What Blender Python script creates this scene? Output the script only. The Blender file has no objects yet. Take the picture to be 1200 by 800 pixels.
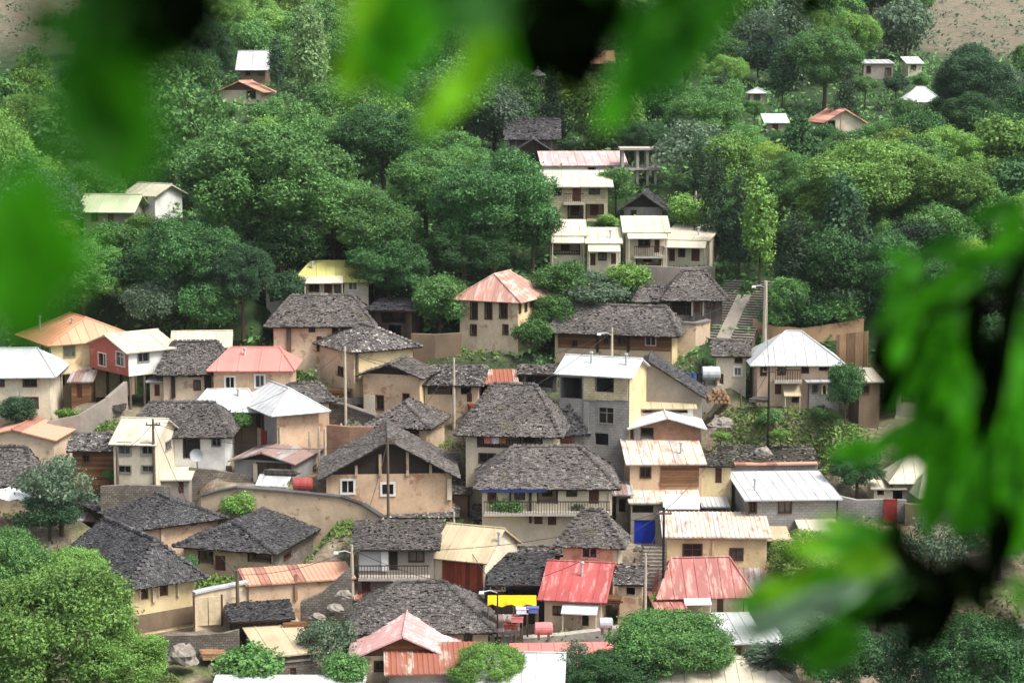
import bpy, math, random
import numpy as np
from mathutils import Vector, Matrix, noise

# ------------------------------------------------------------------ scene, camera, light
S = bpy.context.scene
COL = S.collection
F = 2400.0                    # focal length in pixels of a 1200 px wide picture
A0 = 0.14                     # camera pitch below the horizontal
CA, SA = math.cos(A0), math.sin(A0)

cd = bpy.data.cameras.new("camera")
cam = bpy.data.objects.new("camera", cd)
COL.objects.link(cam)
cam.location = (0, 0, 0)
cam.rotation_euler = (math.pi / 2 - A0, 0, 0)
cd.sensor_width = 36
cd.lens = 36 * F / 1200
cd.clip_start = 0.05
cd.clip_end = 4000
cd.dof.use_dof = True
cd.dof.focus_distance = 165
cd.dof.aperture_fstop = 5.6
S.camera = cam

SUN_EL, SUN_AZ = math.radians(56), math.radians(118)      # azimuth clockwise from +Y
w = bpy.data.worlds.new("World")
S.world = w
w.use_nodes = True
nt = w.node_tree
nt.nodes.clear()
sky = nt.nodes.new("ShaderNodeTexSky")
sky.sky_type = 'NISHITA'
sky.sun_disc = False
sky.sun_elevation = SUN_EL
sky.sun_rotation = SUN_AZ
sky.air_density = 1.0
sky.dust_density = 4.0
hs = nt.nodes.new("ShaderNodeHueSaturation")
hs.inputs['Saturation'].default_value = 0.45
bg = nt.nodes.new("ShaderNodeBackground")
bg.inputs['Strength'].default_value = 0.135
wo = nt.nodes.new("ShaderNodeOutputWorld")
nt.links.new(sky.outputs[0], hs.inputs['Color'])
nt.links.new(hs.outputs[0], bg.inputs[0])
nt.links.new(bg.outputs[0], wo.inputs[0])

sd = bpy.data.lights.new("sun", 'SUN')
sd.energy = 2.1
sd.angle = math.radians(18)
sd.color = (1.0, 0.965, 0.91)
sun = bpy.data.objects.new("sun", sd)
COL.objects.link(sun)
sdir = Vector((math.sin(SUN_AZ) * math.cos(SUN_EL), math.cos(SUN_AZ) * math.cos(SUN_EL), math.sin(SUN_EL)))
sun.rotation_euler = sdir.to_track_quat('Z', 'Y').to_euler()

S.render.engine = 'CYCLES'
S.cycles.max_bounces = 8
S.cycles.diffuse_bounces = 4
S.cycles.transmission_bounces = 4
S.view_settings.view_transform = 'Standard'
S.view_settings.look = 'None'
S.view_settings.gamma = 1
S.view_settings.exposure = 1.14

RNG = random.Random(7)
NR = np.random.default_rng(7)

# ------------------------------------------------------------------ picture <-> place
ROWS = [(860, 121), (790, 130), (700, 140), (600, 151), (500, 162), (400, 173), (330, 183), (280, 191), (220, 206),
        (150, 232), (100, 264), (50, 302), (0, 346), (-60, 400), (-140, 470)]


def z_at(Y, py):
    k = (400 - py) / F
    return Y * (k * CA - SA) / (CA + k * SA)


def x_at(px, Y, Z):
    return (px - 600) / F * (Y * CA - Z * SA)


def proj(P):
    dep = P[1] * CA - P[2] * SA
    return 600 + F * P[0] / dep, 400 - F * (P[1] * SA + P[2] * CA) / dep


_r = sorted(ROWS)
_ry, _rd = [r[0] for r in _r], [r[1] for r in _r]


def Y_of(py):
    return float(np.interp(py, _ry, _rd))


_py = sorted((d, z_at(d, y)) for y, d in ROWS)
PROF_Y = [-80, 0, 20, 70, 100] + [p[0] for p in _py] + [700, 1100, 1500]
PROF_Z = [12, -1.7, -9, -42, -47] + [p[1] for p in _py] + [150, 330, 380]


def prof(Y):
    return np.interp(Y, PROF_Y, PROF_Z)


def ray(px, py):
    x, k = (px - 600) / F, (400 - py) / F
    return Vector((x, CA + k * SA, -SA + k * CA))


# ------------------------------------------------------------------ node helpers
def srgb(r, g, b, k=1.0):
    def f(c):
        c /= 255.0
        return c / 12.92 if c <= 0.04045 else ((c + 0.055) / 1.055) ** 2.4
    return (f(r) * k, f(g) * k, f(b) * k, 1)


class N:
    def __init__(self, name):
        self.m = bpy.data.materials.new(name)
        self.m.use_nodes = True
        self.t = self.m.node_tree
        self.t.nodes.clear()
        self.out = self.t.nodes.new("ShaderNodeOutputMaterial")
        self.p = self.t.nodes.new("ShaderNodeBsdfPrincipled")
        self.t.links.new(self.p.outputs[0], self.out.inputs[0])
        self.p.inputs['Specular IOR Level'].default_value = 0.25

    def n(self, typ, **kw):
        nd = self.t.nodes.new("ShaderNode" + typ)
        for k, v in kw.items():
            setattr(nd, k, v)
        return nd

    def l(self, a, b):
        self.t.links.new(a, b)

    def coords(self, scale=(1, 1, 1), rnd=True, rot=None):
        tc = self.n("TexCoord")
        mp = self.n("Mapping")
        mp.inputs['Scale'].default_value = scale
        if rot:
            mp.inputs['Rotation'].default_value = rot
        if rnd:
            oi = self.n("ObjectInfo")
            mu = self.n("VectorMath", operation='SCALE')
            mu.inputs[0].default_value = (37, 53, 71)
            self.l(oi.outputs['Random'], mu.inputs['Scale'])
            ad = self.n("VectorMath", operation='ADD')
            self.l(tc.outputs['Object'], ad.inputs[0])
            self.l(mu.outputs[0], ad.inputs[1])
            self.l(ad.outputs[0], mp.inputs[0])
        else:
            self.l(tc.outputs['Object'], mp.inputs[0])
        return mp.outputs[0]

    def noise(self, vec, scale, detail=4, rough=0.55):
        nz = self.n("TexNoise")
        nz.inputs['Scale'].default_value = scale
        nz.inputs['Detail'].default_value = detail
        nz.inputs['Roughness'].default_value = rough
        if vec is not None:
            self.l(vec, nz.inputs['Vector'])
        return nz.outputs['Fac']

    def ramp(self, fac, stops):
        r = self.n("ValToRGB")
        el = r.color_ramp.elements
        while len(el) < len(stops):
            el.new(0.5)
        for e, (p, c) in zip(el, stops):
            e.position = p
            e.color = c if len(c) == 4 else (*c, 1)
        self.l(fac, r.inputs[0])
        return r.outputs[0]

    def mix(self, fac, a, b, mode='MIX'):
        m = self.n("Mix", data_type='RGBA', blend_type=mode)
        for sock, v in ((m.inputs['Factor'], fac), (m.inputs['A'], a), (m.inputs['B'], b)):
            if isinstance(v, (int, float, tuple)):
                sock.default_value = v
            else:
                self.l(v, sock)
        # colour sockets of the Mix node share names, pick by type
        return m.outputs['Result']

    def cmix(self, fac, a, b, mode='MIX'):
        m = self.n("MixRGB", blend_type=mode)
        for sock, v in ((m.inputs[0], fac), (m.inputs[1], a), (m.inputs[2], b)):
            if isinstance(v, (int, float, tuple)):
                sock.default_value = v
            else:
                self.l(v, sock)
        return m.outputs[0]

    def bump(self, fac, strength=0.3, dist=0.03):
        b = self.n("Bump")
        b.inputs['Strength'].default_value = strength
        b.inputs['Distance'].default_value = dist
        self.l(fac, b.inputs['Height'])
        self.l(b.outputs[0], self.p.inputs['Normal'])

    def done(self, col, rough=0.9, metal=0.0):
        if isinstance(col, tuple):
            self.p.inputs['Base Color'].default_value = col
        else:
            self.l(col, self.p.inputs['Base Color'])
        self.p.inputs['Roughness'].default_value = rough
        self.p.inputs['Metallic'].default_value = metal
        return self.m


G3 = lambda v: (v, v, v, 1)
MATS = {}


def plaster(name, c, dirt=0.5, spot=None):
    k = N(name)
    v = k.coords()
    big = k.noise(v, 0.55, 5, 0.6)
    fine = k.noise(v, 7, 3, 0.6)
    base = k.cmix(1.0, c, k.ramp(big, [(0.3, G3(0.72)), (0.7, G3(1.08))]), 'MULTIPLY')
    base = k.cmix(1.0, base, k.ramp(fine, [(0.25, G3(0.86)), (0.75, G3(1.08))]), 'MULTIPLY')
    v2 = k.coords((1.2, 1.2, 0.42))
    st = k.noise(v2, 1.5, 5, 0.65)
    base = k.cmix(k.ramp(st, [(0.53, G3(0)), (0.78, G3(dirt * .8))]), base, tuple(x * 0.42 for x in c[:3]) + (1,))
    if spot:
        v3 = k.coords()
        sp = k.noise(v3, 0.9, 6, 0.7)
        base = k.cmix(k.ramp(sp, [(0.57, G3(0)), (0.62, G3(0.8))]), base, spot)
    k.bump(fine, 0.35, 0.02)
    MATS[name] = k.done(base, 0.92)


def stone(name, c1, c2, mortar, scale=1.0, w=0.5, h=0.25):
    k = N(name)
    tc = k.coords(rnd=True)
    sx = k.n("SeparateXYZ")
    k.l(tc, sx.inputs[0])
    a = k.n("Math", operation='ADD')
    k.l(sx.outputs[0], a.inputs[0])
    k.l(sx.outputs[1], a.inputs[1])
    cb = k.n("CombineXYZ")
    k.l(a.outputs[0], cb.inputs[0])
    k.l(sx.outputs[2], cb.inputs[1])
    wob = k.noise(tc, 2.5, 2)
    vm = k.n("VectorMath", operation='ADD')
    sc = k.n("VectorMath", operation='SCALE')
    sc.inputs[0].default_value = (0.2, 0.16, 0)
    k.l(wob, sc.inputs['Scale'])
    k.l(cb.outputs[0], vm.inputs[0])
    k.l(sc.outputs[0], vm.inputs[1])
    b = k.n("TexBrick")
    b.inputs['Scale'].default_value = scale
    b.inputs['Brick Width'].default_value = w
    b.inputs['Row Height'].default_value = h
    b.inputs['Mortar Size'].default_value = 0.02
    b.inputs['Color1'].default_value = c1
    b.inputs['Color2'].default_value = c2
    b.inputs['Mortar'].default_value = mortar
    k.l(vm.outputs[0], b.inputs['Vector'])
    big = k.noise(tc, 0.7, 5, 0.65)
    col = k.cmix(1.0, b.outputs[0], k.ramp(big, [(0.3, G3(0.6)), (0.7, G3(1.12))]), 'MULTIPLY')
    k.bump(b.outputs['Fac'], -0.4, 0.03)
    MATS[name] = k.done(col, 0.95)


def planks(name, c, vertical=False, pitch=0.22):
    k = N(name)
    v = k.coords(rnd=True)
    sx = k.n("SeparateXYZ")
    k.l(v, sx.inputs[0])
    if vertical:
        ad = k.n("Math", operation='ADD')
        k.l(sx.outputs[0], ad.inputs[0])
        k.l(sx.outputs[1], ad.inputs[1])
        src = ad.outputs[0]
    else:
        src = sx.outputs[2]
    m = k.n("Math", operation='DIVIDE')
    m.inputs[1].default_value = pitch
    k.l(src, m.inputs[0])
    fl = k.n("Math", operation='FLOOR')
    k.l(m.outputs[0], fl.inputs[0])
    fr = k.n("Math", operation='FRACT')
    k.l(m.outputs[0], fr.inputs[0])
    wn = k.n("TexWhiteNoise", noise_dimensions='1D')
    k.l(fl.outputs[0], wn.inputs['W'])
    nz = k.noise(k.coords((0.7, 0.7, 6) if not vertical else (6, 6, 0.7)), 2.0, 4, 0.6)
    col = k.cmix(1.0, c, k.ramp(wn.outputs[0], [(0, G3(0.55)), (1, G3(1.25))]), 'MULTIPLY')
    col = k.cmix(1.0, col, k.ramp(nz, [(0.3, G3(0.65)), (0.7, G3(1.15))]), 'MULTIPLY')
    gap = k.ramp(fr.outputs[0], [(0.0, G3(0.2)), (0.12, G3(1))])
    col = k.cmix(1.0, col, gap, 'MULTIPLY')
    MATS[name] = k.done(col, 0.85)


def metal(name, c, rust=0.0, rustc=srgb(150, 80, 50), rough=0.5, var=0.12, patch=None):
    k = N(name)
    v = k.coords()
    big = k.noise(v, 0.35, 4, 0.6)
    col = k.cmix(1.0, c, k.ramp(big, [(0.3, G3(1 - 1.6 * var)), (0.7, G3(1 + var * .4))]), 'MULTIPLY')
    sx = k.n("SeparateXYZ")
    k.l(k.coords(rnd=False), sx.inputs[0])
    # one sheet every 0.8 m, each a little different
    m = k.n("Math", operation='MULTIPLY')
    m.inputs[1].default_value = 1.25
    k.l(sx.outputs[0], m.inputs[0])
    fl = k.n("Math", operation='FLOOR')
    k.l(m.outputs[0], fl.inputs[0])
    wn = k.n("TexWhiteNoise", noise_dimensions='1D')
    k.l(fl.outputs[0], wn.inputs['W'])
    col = k.cmix(1.0, col, k.ramp(wn.outputs[0], [(0, G3(1 - var)), (1, G3(1.0))]), 'MULTIPLY')
    if patch:
        col = k.cmix(k.ramp(wn.outputs[0], [(0.45, G3(0)), (0.5, G3(0.85))]), col, patch)
    fine = k.noise(k.coords((3, 1, 1)), 2.2, 5, 0.65)
    col = k.cmix(k.ramp(fine, [(0.55, G3(0)), (0.75, G3(0.35))]), col, tuple(x * 0.55 for x in c[:3]) + (1,))
    if rust:
        rn = k.noise(k.coords((2.2, 0.5, 0.5)), 1.0, 6, 0.7)
        t = 0.72 - 0.38 * rust
        col = k.cmix(k.ramp(rn, [(t, G3(0)), (t + 0.1, G3(0.9))]), col, rustc)
    MATS[name] = k.done(col, rough, 0.0)
    k.p.inputs['Specular IOR Level'].default_value = 0.4


def plain(name, c, rough=0.8, var=0.25, scale=3, spec=0.25):
    k = N(name)
    nz = k.noise(k.coords(), scale, 4, 0.6)
    col = k.cmix(1.0, c, k.ramp(nz, [(0.3, G3(1 - var)), (0.7, G3(1 + var * .4))]), 'MULTIPLY')
    m = k.done(col, rough)
    k.p.inputs['Specular IOR Level'].default_value = spec
    MATS[name] = m


def shakes(name, lo, mid, hi, moss=None):
    k = N(name)
    ge = k.n("NewGeometry")
    col = k.ramp(ge.outputs['Random Per Island'], [(0.0, lo), (0.55, mid), (0.86, mid), (1.0, hi)])
    nz = k.noise(k.coords(), 0.5, 4, 0.6)
    col = k.cmix(1.0, col, k.ramp(nz, [(0.3, G3(0.7)), (0.7, G3(1.15))]), 'MULTIPLY')
    if moss:
        mz = k.noise(k.coords(), 0.9, 5, 0.65)
        col = k.cmix(k.ramp(mz, [(0.56, G3(0)), (0.66, G3(0.55))]), col, moss)
    MATS[name] = k.done(col, 0.82)


def foliage(name, c, c2, trans=0.25):
    k = N(name)
    oi = k.n("ObjectInfo")
    ge = k.n("NewGeometry")
    col = k.cmix(ge.outputs['Random Per Island'], c, c2)
    nz = k.noise(k.coords((1, 1, 1)), 1.6, 2, 0.5)
    col = k.cmix(1.0, col, k.ramp(nz, [(0.35, G3(0.75)), (0.65, G3(1.15))]), 'MULTIPLY')
    h = k.n("HueSaturation")
    mr = k.n("MapRange")
    mr.inputs['To Min'].default_value = 0.72
    mr.inputs['To Max'].default_value = 1.3
    k.l(oi.outputs['Random'], mr.inputs['Value'])
    k.l(mr.outputs[0], h.inputs['Value'])
    k.l(col, h.inputs['Color'])
    k.done(h.outputs[0], 0.6)
    k.p.inputs['Specular IOR Level'].default_value = 0.3
    tr = k.n("BsdfTranslucent")
    k.l(h.outputs[0], tr.inputs[0])
    ms = k.n("MixShader")
    ms.inputs[0].default_value = trans
    k.l(k.p.outputs[0], ms.inputs[1])
    k.l(tr.outputs[0], ms.inputs[2])
    k.l(ms.outputs[0], k.out.inputs[0])
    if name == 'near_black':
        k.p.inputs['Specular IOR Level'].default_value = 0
    MATS[name] = k.m


plaster('cream', srgb(226, 214, 188, .85), .5)
plaster('white', srgb(232, 230, 224, .9), .3)
plaster('beige', srgb(226, 204, 174, .85), .6, srgb(172, 142, 112, .75))
plaster('yellow', srgb(230, 208, 162, .86), .5, srgb(196, 164, 122, .8))
plaster('orange', srgb(220, 188, 156, .84), .6, srgb(180, 134, 100, .75))
plaster('tan', srgb(212, 188, 158, .82), .5, srgb(152, 122, 94, .7))
plaster('pinkish', srgb(222, 192, 166, .85), .45)
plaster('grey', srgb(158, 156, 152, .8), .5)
plaster('cement', srgb(166, 156, 144, .75), .6)
plaster('adobe', srgb(196, 160, 122, .75), .4, srgb(120, 88, 66, .7))
plaster('redwall', srgb(196, 112, 96, .8), .4, srgb(205, 140, 122, .8))
plaster('muddy', srgb(140, 120, 98, .7), .6)
stone('block', srgb(172, 168, 163, .75), srgb(160, 156, 151, .75), srgb(146, 142, 137, .7), 1, .42, .21)
stone('blockcream', srgb(218, 204, 168, .8), srgb(204, 190, 154, .78), srgb(186, 172, 140, .72), 1, .42, .21)
stone('rubblestone', srgb(160, 150, 138, .7), srgb(128, 120, 110, .65), srgb(112, 104, 94, .6), 1, .3, .17)
stone('brick', srgb(186, 124, 92, .75), srgb(160, 104, 78, .7), srgb(170, 150, 130, .6), 1, .24, .09)
planks('plankbrown', srgb(150, 108, 76, .7), False, .2)
planks('plankdark', srgb(82, 66, 54, .6), True, .18)
planks('plankred', srgb(140, 62, 38, .75), True, .3)
planks('plankgrey', srgb(128, 120, 112, .6), True, .2)
planks('plankorange', srgb(184, 148, 112, .7), True, .35)
shakes('slate', srgb(68, 64, 62, .85), srgb(103, 98, 94, .85), srgb(132, 126, 121, .85))
shakes('slatedark', srgb(54, 53, 55, .85), srgb(84, 82, 83, .85), srgb(114, 112, 111, .85))
shakes('slatebrown', srgb(74, 69, 67, .85), srgb(110, 104, 100, .85), srgb(136, 129, 124, .85), srgb(104, 98, 70, .6))
shakes('slateold', srgb(66, 63, 62, .85), srgb(116, 110, 106, .85), srgb(198, 193, 186, .85))
shakes('slatemoss', srgb(46, 46, 40, .8), srgb(104, 100, 90, .8), srgb(165, 160, 148, .85), srgb(92, 104, 48, .5))
metal('mwhite', srgb(224, 226, 226, .78), 0.35, srgb(176, 160, 146, .8), .55, .16)
metal('mcream', srgb(224, 213, 190, .78), 0.35, srgb(184, 156, 126, .8), .55, .14)
metal('mtan', srgb(204, 186, 152, .8), 0.3, srgb(160, 136, 106, .75), .6, .15)
metal('mgrey', srgb(196, 198, 198, .85), 0.3, srgb(166, 140, 118, .8))
metal('morange', srgb(226, 158, 122, .86), 0.2, srgb(206, 166, 136, .85))
metal('mpink', srgb(224, 138, 128, .85), 0.2, srgb(216, 166, 150, .85))
metal('mfaded', srgb(204, 152, 136, .78), 0.6, srgb(216, 190, 174, .8))
metal('mpinkfade', srgb(220, 172, 168, .82), 0.55, srgb(226, 204, 198, .85))
metal('mred', srgb(188, 90, 86, .78), 0.5, srgb(208, 140, 132, .8), .5, .14)
metal('mredroof', srgb(178, 106, 98, .75), 0.55, srgb(196, 150, 136, .8), .55, .18)
metal('myellow', srgb(204, 198, 122, .85), 0.2, srgb(176, 178, 96, .75))
metal('mrust', srgb(206, 186, 168, .8), 0.75, srgb(158, 92, 68, .75), .7, .2, srgb(150, 74, 52, .75))
metal('mruststain', srgb(224, 220, 212, .8), 0.55, srgb(178, 128, 100, .8), .6, .2, srgb(206, 192, 172, .8))
metal('mtile', srgb(196, 138, 118, .8), 0.3, srgb(216, 176, 152, .8), .75, .2, srgb(214, 160, 132, .8))
metal('mpatch', srgb(196, 190, 186, .8), 0.5, srgb(138, 104, 92, .7), .6, .25, srgb(150, 118, 106, .7))
metal('mgreen', srgb(206, 214, 176, .85), 0.1, srgb(160, 176, 120, .8))
plain('woodframe', srgb(92, 62, 44, .8), .7)
plain('greyframe', srgb(150, 146, 138, .8), .6)
plain('whiteframe', srgb(226, 222, 214, .85), .6, .1)
plain('pinkframe', srgb(222, 170, 160, .85), .7, .15)
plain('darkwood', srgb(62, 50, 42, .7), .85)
plain('post', srgb(196, 184, 164, .8), .8)
plain('concrete', srgb(186, 178, 166, .8), .9)
plain('polewood', srgb(112, 98, 84, .75), .9)
plain('blackiron', srgb(40, 38, 38, .8), .5)
plain('blue', srgb(24, 54, 170, .9), .5, .15)
plain('bluefascia', srgb(44, 58, 110, .8), .6)
plain('reddoor', srgb(158, 58, 54, .75), .65)
plain('browndoor', srgb(104, 64, 48, .8), .7)
plain('creamdoor', srgb(220, 200, 164, .85), .7)
plain('greendoor', srgb(126, 140, 108, .8), .7)
plain('yellowtarp', srgb(240, 190, 8, .8), .55, .2)
plain('whitetarp', srgb(232, 234, 234, .9), .6, .12)
plain('redtank', srgb(176, 82, 78, .75), .45, .2)
plain('pinktank', srgb(206, 130, 128, .85), .5, .2)
plain('bluebarrel', srgb(70, 92, 128, .8), .5, .2)
plain('galv', srgb(186, 190, 192, .85), .45, .2)
plain('logend', srgb(186, 146, 112, .75), .9, .45, 6)
plain('bark', srgb(96, 80, 66, .6), .95, .35, 4)
plain('barkpale', srgb(150, 140, 122, .65), .95, .35, 4)
plain('rock', srgb(158, 150, 140, .7), .95, .45, 3)
plain('soilheap', srgb(124, 98, 76, .7), .95, .4, 2)
plain('curtain', srgb(200, 120, 96, .8), .9, .2)
plain('wire', srgb(60, 60, 60, .7), .6, .05)
plain('clothpink', srgb(214, 132, 132, .85), .9, .2)
plain('clothwhite', srgb(226, 226, 230, .9), .9, .2)
plain('clothblue', srgb(96, 110, 168, .85), .9, .2)
k = N('glass')
MATS['glass'] = k.done(srgb(38, 36, 36), 0.25)
k.p.inputs['Specular IOR Level'].default_value = 0.3
plain('glasspale', srgb(96, 98, 98, .8), .25, .3, 2, .5)
plain('glasscurtain', srgb(150, 138, 126, .7), .6, .35, 3)
foliage('leaf_dark', (0.024, 0.085, 0.026, 1), (0.095, 0.225, 0.066, 1), 0.3)
foliage('leaf_mid', (0.042, 0.135, 0.034, 1), (0.180, 0.360, 0.095, 1), 0.3)
foliage('leaf_bright', (0.080, 0.210, 0.036, 1), (0.280, 0.460, 0.105, 1), 0.32)
foliage('leaf_yellow', (0.120, 0.230, 0.038, 1), (0.330, 0.470, 0.100, 1), 0.32)
foliage('leaf_pale', (0.15, 0.29, 0.09, 1), (0.34, 0.50, 0.21, 1), .35)
foliage('leaf_grey', (0.085, 0.145, 0.085, 1), (0.165, 0.245, 0.145, 1), 0.3)
foliage('leaf_blue', (0.026, 0.076, 0.034, 1), (0.080, 0.175, 0.075, 1), 0.3)
foliage('leaf_conifer', (0.016, 0.044, 0.018, 1), (0.040, 0.084, 0.034, 1), 0.2)
foliage('grassy', (0.080, 0.160, 0.030, 1), (0.170, 0.240, 0.060, 1), .2)
foliage('near_green', (0.04, 0.235, 0.004, 1), (0.07, 0.34, 0.009, 1), 0.52)
foliage('near_bright', (0.12, 0.40, 0.006, 1), (0.24, 0.56, 0.01, 1), .55)
foliage('near_deep', (0.016, 0.115, 0.003, 1), (0.026, 0.16, 0.005, 1), 0.45)  # leaf green darkened, canopy shade put into the colour
foliage('near_black', (0.0015, 0.003, 0.0010, 1), (0.003, 0.006, 0.0015, 1), 0.05)  # leaf copy blackened with painted canopy shade; also colours the dark twigs
foliage('near_pale', (0.20, 0.34, 0.19, 1), (0.28, 0.42, 0.27, 1), .35)  # leaf copy paled, sky reflection put into the colour


# ------------------------------------------------------------------ mesh helpers
class MB:
    def __init__(self):
        self.v, self.f, self.mi = [], [], []

    def poly(self, pts, mi=0):
        n = len(self.v)
        self.v += [tuple(p) for p in pts]
        self.f.append(tuple(range(n, n + len(pts))))
        self.mi.append(mi)

    def box(self, x0, x1, y0, y1, z0, z1, mi=0):
        n = len(self.v)
        self.v += [(x0, y0, z0), (x1, y0, z0), (x1, y1, z0), (x0, y1, z0), (x0, y0, z1), (x1, y0, z1), (x1, y1, z1), (x0, y1, z1)]
        for q in ((0, 3, 2, 1), (4, 5, 6, 7), (0, 1, 5, 4), (1, 2, 6, 5), (2, 3, 7, 6), (3, 0, 4, 7)):
            self.f.append(tuple(n + i for i in q))
            self.mi.append(mi)

    def hexa(self, bottom, top, mi=0):
        n = len(self.v)
        self.v += [tuple(p) for p in bottom] + [tuple(p) for p in top]
        for q in ((0, 3, 2, 1), (4, 5, 6, 7), (0, 1, 5, 4), (1, 2, 6, 5), (2, 3, 7, 6), (3, 0, 4, 7)):
            self.f.append(tuple(n + i for i in q))
            self.mi.append(mi)

    def prism(self, pts, off, mi=0):
        """closed slab: polygon pts and its copy moved by the vector off"""
        n, m = len(self.v), len(pts)
        self.v += [tuple(p) for p in pts] + [tuple(Vector(p) + Vector(off)) for p in pts]
        self.f.append(tuple(range(n, n + m)))
        self.f.append(tuple(range(n + 2 * m - 1, n + m - 1, -1)))
        self.mi += [mi, mi]
        for i in range(m):
            j = (i + 1) % m
            self.f.append((n + i, n + m + i, n + m + j, n + j))
            self.mi.append(mi)

    def tube(self, pts, rad, seg=6, mi=0, cap=True):
        pts = [Vector(p) for p in pts]
        if not isinstance(rad, (list, tuple)):
            rad = [rad] * len(pts)
        n0 = len(self.v)
        for i, p in enumerate(pts):
            d = (pts[min(i + 1, len(pts) - 1)] - pts[max(i - 1, 0)]).normalized()
            a = d.orthogonal().normalized() if abs(d.z) < 0.99 else Vector((1, 0, 0))
            a = (a - d * a.dot(d)).normalized()
            b = d.cross(a)
            for s in range(seg):
                t = 2 * math.pi * s / seg
                self.v.append(tuple(p + (a * math.cos(t) + b * math.sin(t)) * rad[i]))
        for i in range(len(pts) - 1):
            for s in range(seg):
                s2 = (s + 1) % seg
                self.f.append((n0 + i * seg + s, n0 + i * seg + s2, n0 + (i + 1) * seg + s2, n0 + (i + 1) * seg + s))
                self.mi.append(mi)
        if cap:
            self.f.append(tuple(n0 + s for s in reversed(range(seg))))
            self.f.append(tuple(n0 + (len(pts) - 1) * seg + s for s in range(seg)))
            self.mi += [mi, mi]

    def build(self, name, mats, parent=None, smooth=False):
        me = bpy.data.meshes.new(name)
        if smooth:
            ids, vv, remap = {}, [], []
            for p in self.v:
                q = tuple(round(c, 5) for c in p)
                if q not in ids:
                    ids[q] = len(vv)
                    vv.append(p)
                remap.append(ids[q])
            ff = []
            for f in self.f:
                g_ = []
                for i in f:
                    if remap[i] not in g_:
                        g_.append(remap[i])
                ff.append(tuple(g_))
            keep = [i for i, f in enumerate(ff) if len(f) > 2]
            self.v, self.f, self.mi = vv, [ff[i] for i in keep], [self.mi[i] for i in keep]
        me.from_pydata(self.v, [], self.f)
        for m in (mats if isinstance(mats, (list, tuple)) else [mats]):
            me.materials.append(MATS[m] if isinstance(m, str) else m)
        me.polygons.foreach_set('material_index', self.mi)
        if smooth:
            me.polygons.foreach_set('use_smooth', [True] * len(me.polygons))
        me.update()
        o = bpy.data.objects.new(name, me)
        COL.objects.link(o)
        if parent:
            o.parent = parent
        return o


def empty(name, loc, rz=0):
    o = bpy.data.objects.new(name, None)
    COL.objects.link(o)
    o.location = loc
    o.rotation_euler = (0, 0, rz)
    o.empty_display_size = 0.3
    return o


def tag(o, label=None, cat=None, group=None, kind=None):
    if label:
        o['label'] = label
    if cat:
        o['category'] = cat
    if group:
        o['group'] = group
    if kind:
        o['kind'] = kind
    return o


def interval(poly2, c, axis):
    """range along the other axis of the line (axis == c) inside a convex polygon"""
    out = []
    n = len(poly2)
    for i in range(n):
        a, b = poly2[i], poly2[(i + 1) % n]
        if (a[axis] - c) * (b[axis] - c) <= 0 and abs(a[axis] - b[axis]) > 1e-9:
            t = (c - a[axis]) / (b[axis] - a[axis])
            out.append(a[1 - axis] + t * (b[1 - axis] - a[1 - axis]))
    return (min(out), max(out)) if len(out) >= 2 else None


def roof_surface(mb, poly, surf, size=1.0):
    P = [Vector(p) for p in poly]
    e = (P[1] - P[0]).normalized()
    nrm = (P[1] - P[0]).cross(P[-1] - P[0]).normalized()
    if nrm.z < 0:
        nrm = -nrm
    s = nrm.cross(e).normalized()
    if s.z < 0:
        s = -s
    q = [((p - P[0]).dot(e), (p - P[0]).dot(s)) for p in P]
    smax = max(t[1] for t in q)
    if surf.startswith('slate') or surf == 'shakes':
        row, wd = 0.17 * size, 0.2 * size
        y = 0.0
        while y < smax - 0.05:
            iv = interval(q, min(y + row * 0.4, smax - 0.01), 1)
            if iv:
                x = iv[0] - RNG.uniform(-.05, .2)
                while x < iv[1] - 0.05:
                    ww = wd * RNG.uniform(.55, 1.5)
                    xa, xb = x + .01, min(x + ww, iv[1] + .06) - .01
                    if xb - xa > 0.08:
                        L = row * RNG.uniform(1.25, 1.75)
                        y0 = y + RNG.uniform(-.05, .04)
                        sk = RNG.uniform(-.05, .05)
                        h0, h1 = RNG.uniform(.04, .085), RNG.uniform(.012, .03)
                        if RNG.random() < .04:
                            h0 += .1
                        th = .04
                        c = [P[0] + e * (xa) + s * y0 + nrm * h0, P[0] + e * xb + s * (y0 + sk) + nrm * (h0 + RNG.uniform(-.03, .03)),
                             P[0] + e * xb + s * (y0 + L + sk) + nrm * h1, P[0] + e * xa + s * (y0 + L) + nrm * h1]
                        n = len(mb.v)
                        mb.v += [tuple(p) for p in c] + [tuple(p - nrm * th) for p in c]
                        for f in ((0, 1, 2, 3), (0, 4, 5, 1), (1, 5, 6, 2), (3, 7, 4, 0)):
                            mb.f.append(tuple(n + i for i in f))
                            mb.mi.append(1)
                    x += ww
            y += row
    else:
        st = {'seam': .85, 'flat': 1.7}.get(surf, .34)
        xs = [t[0] for t in q]
        x = min(xs) + st * .5
        while x < max(xs):
            iv = interval(q, x, 0)
            if iv and iv[1] - iv[0] > .15:
                a, b = iv[0] + .01, iv[1] - .02
                hw, hh = (.03, .045) if surf == 'seam' else (.085, .04)
                bt = [P[0] + e * (x + dx) + s * yy + nrm * .001 for dx, yy in ((-hw, a), (hw, a), (hw, b), (-hw, b))]
                tp = [P[0] + e * (x + dx * .4) + s * yy + nrm * hh for dx, yy in ((-hw, a), (hw, a), (hw, b), (-hw, b))]
                mb.hexa(bt, tp, 1)
            x += st


RECTS = []          # picture rectangles of what stands there, with depth, for placing trees
LAND = []           # landmarks for describing plants
PADS = []           # terraces: (A, u, v, W, D, z)


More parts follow.
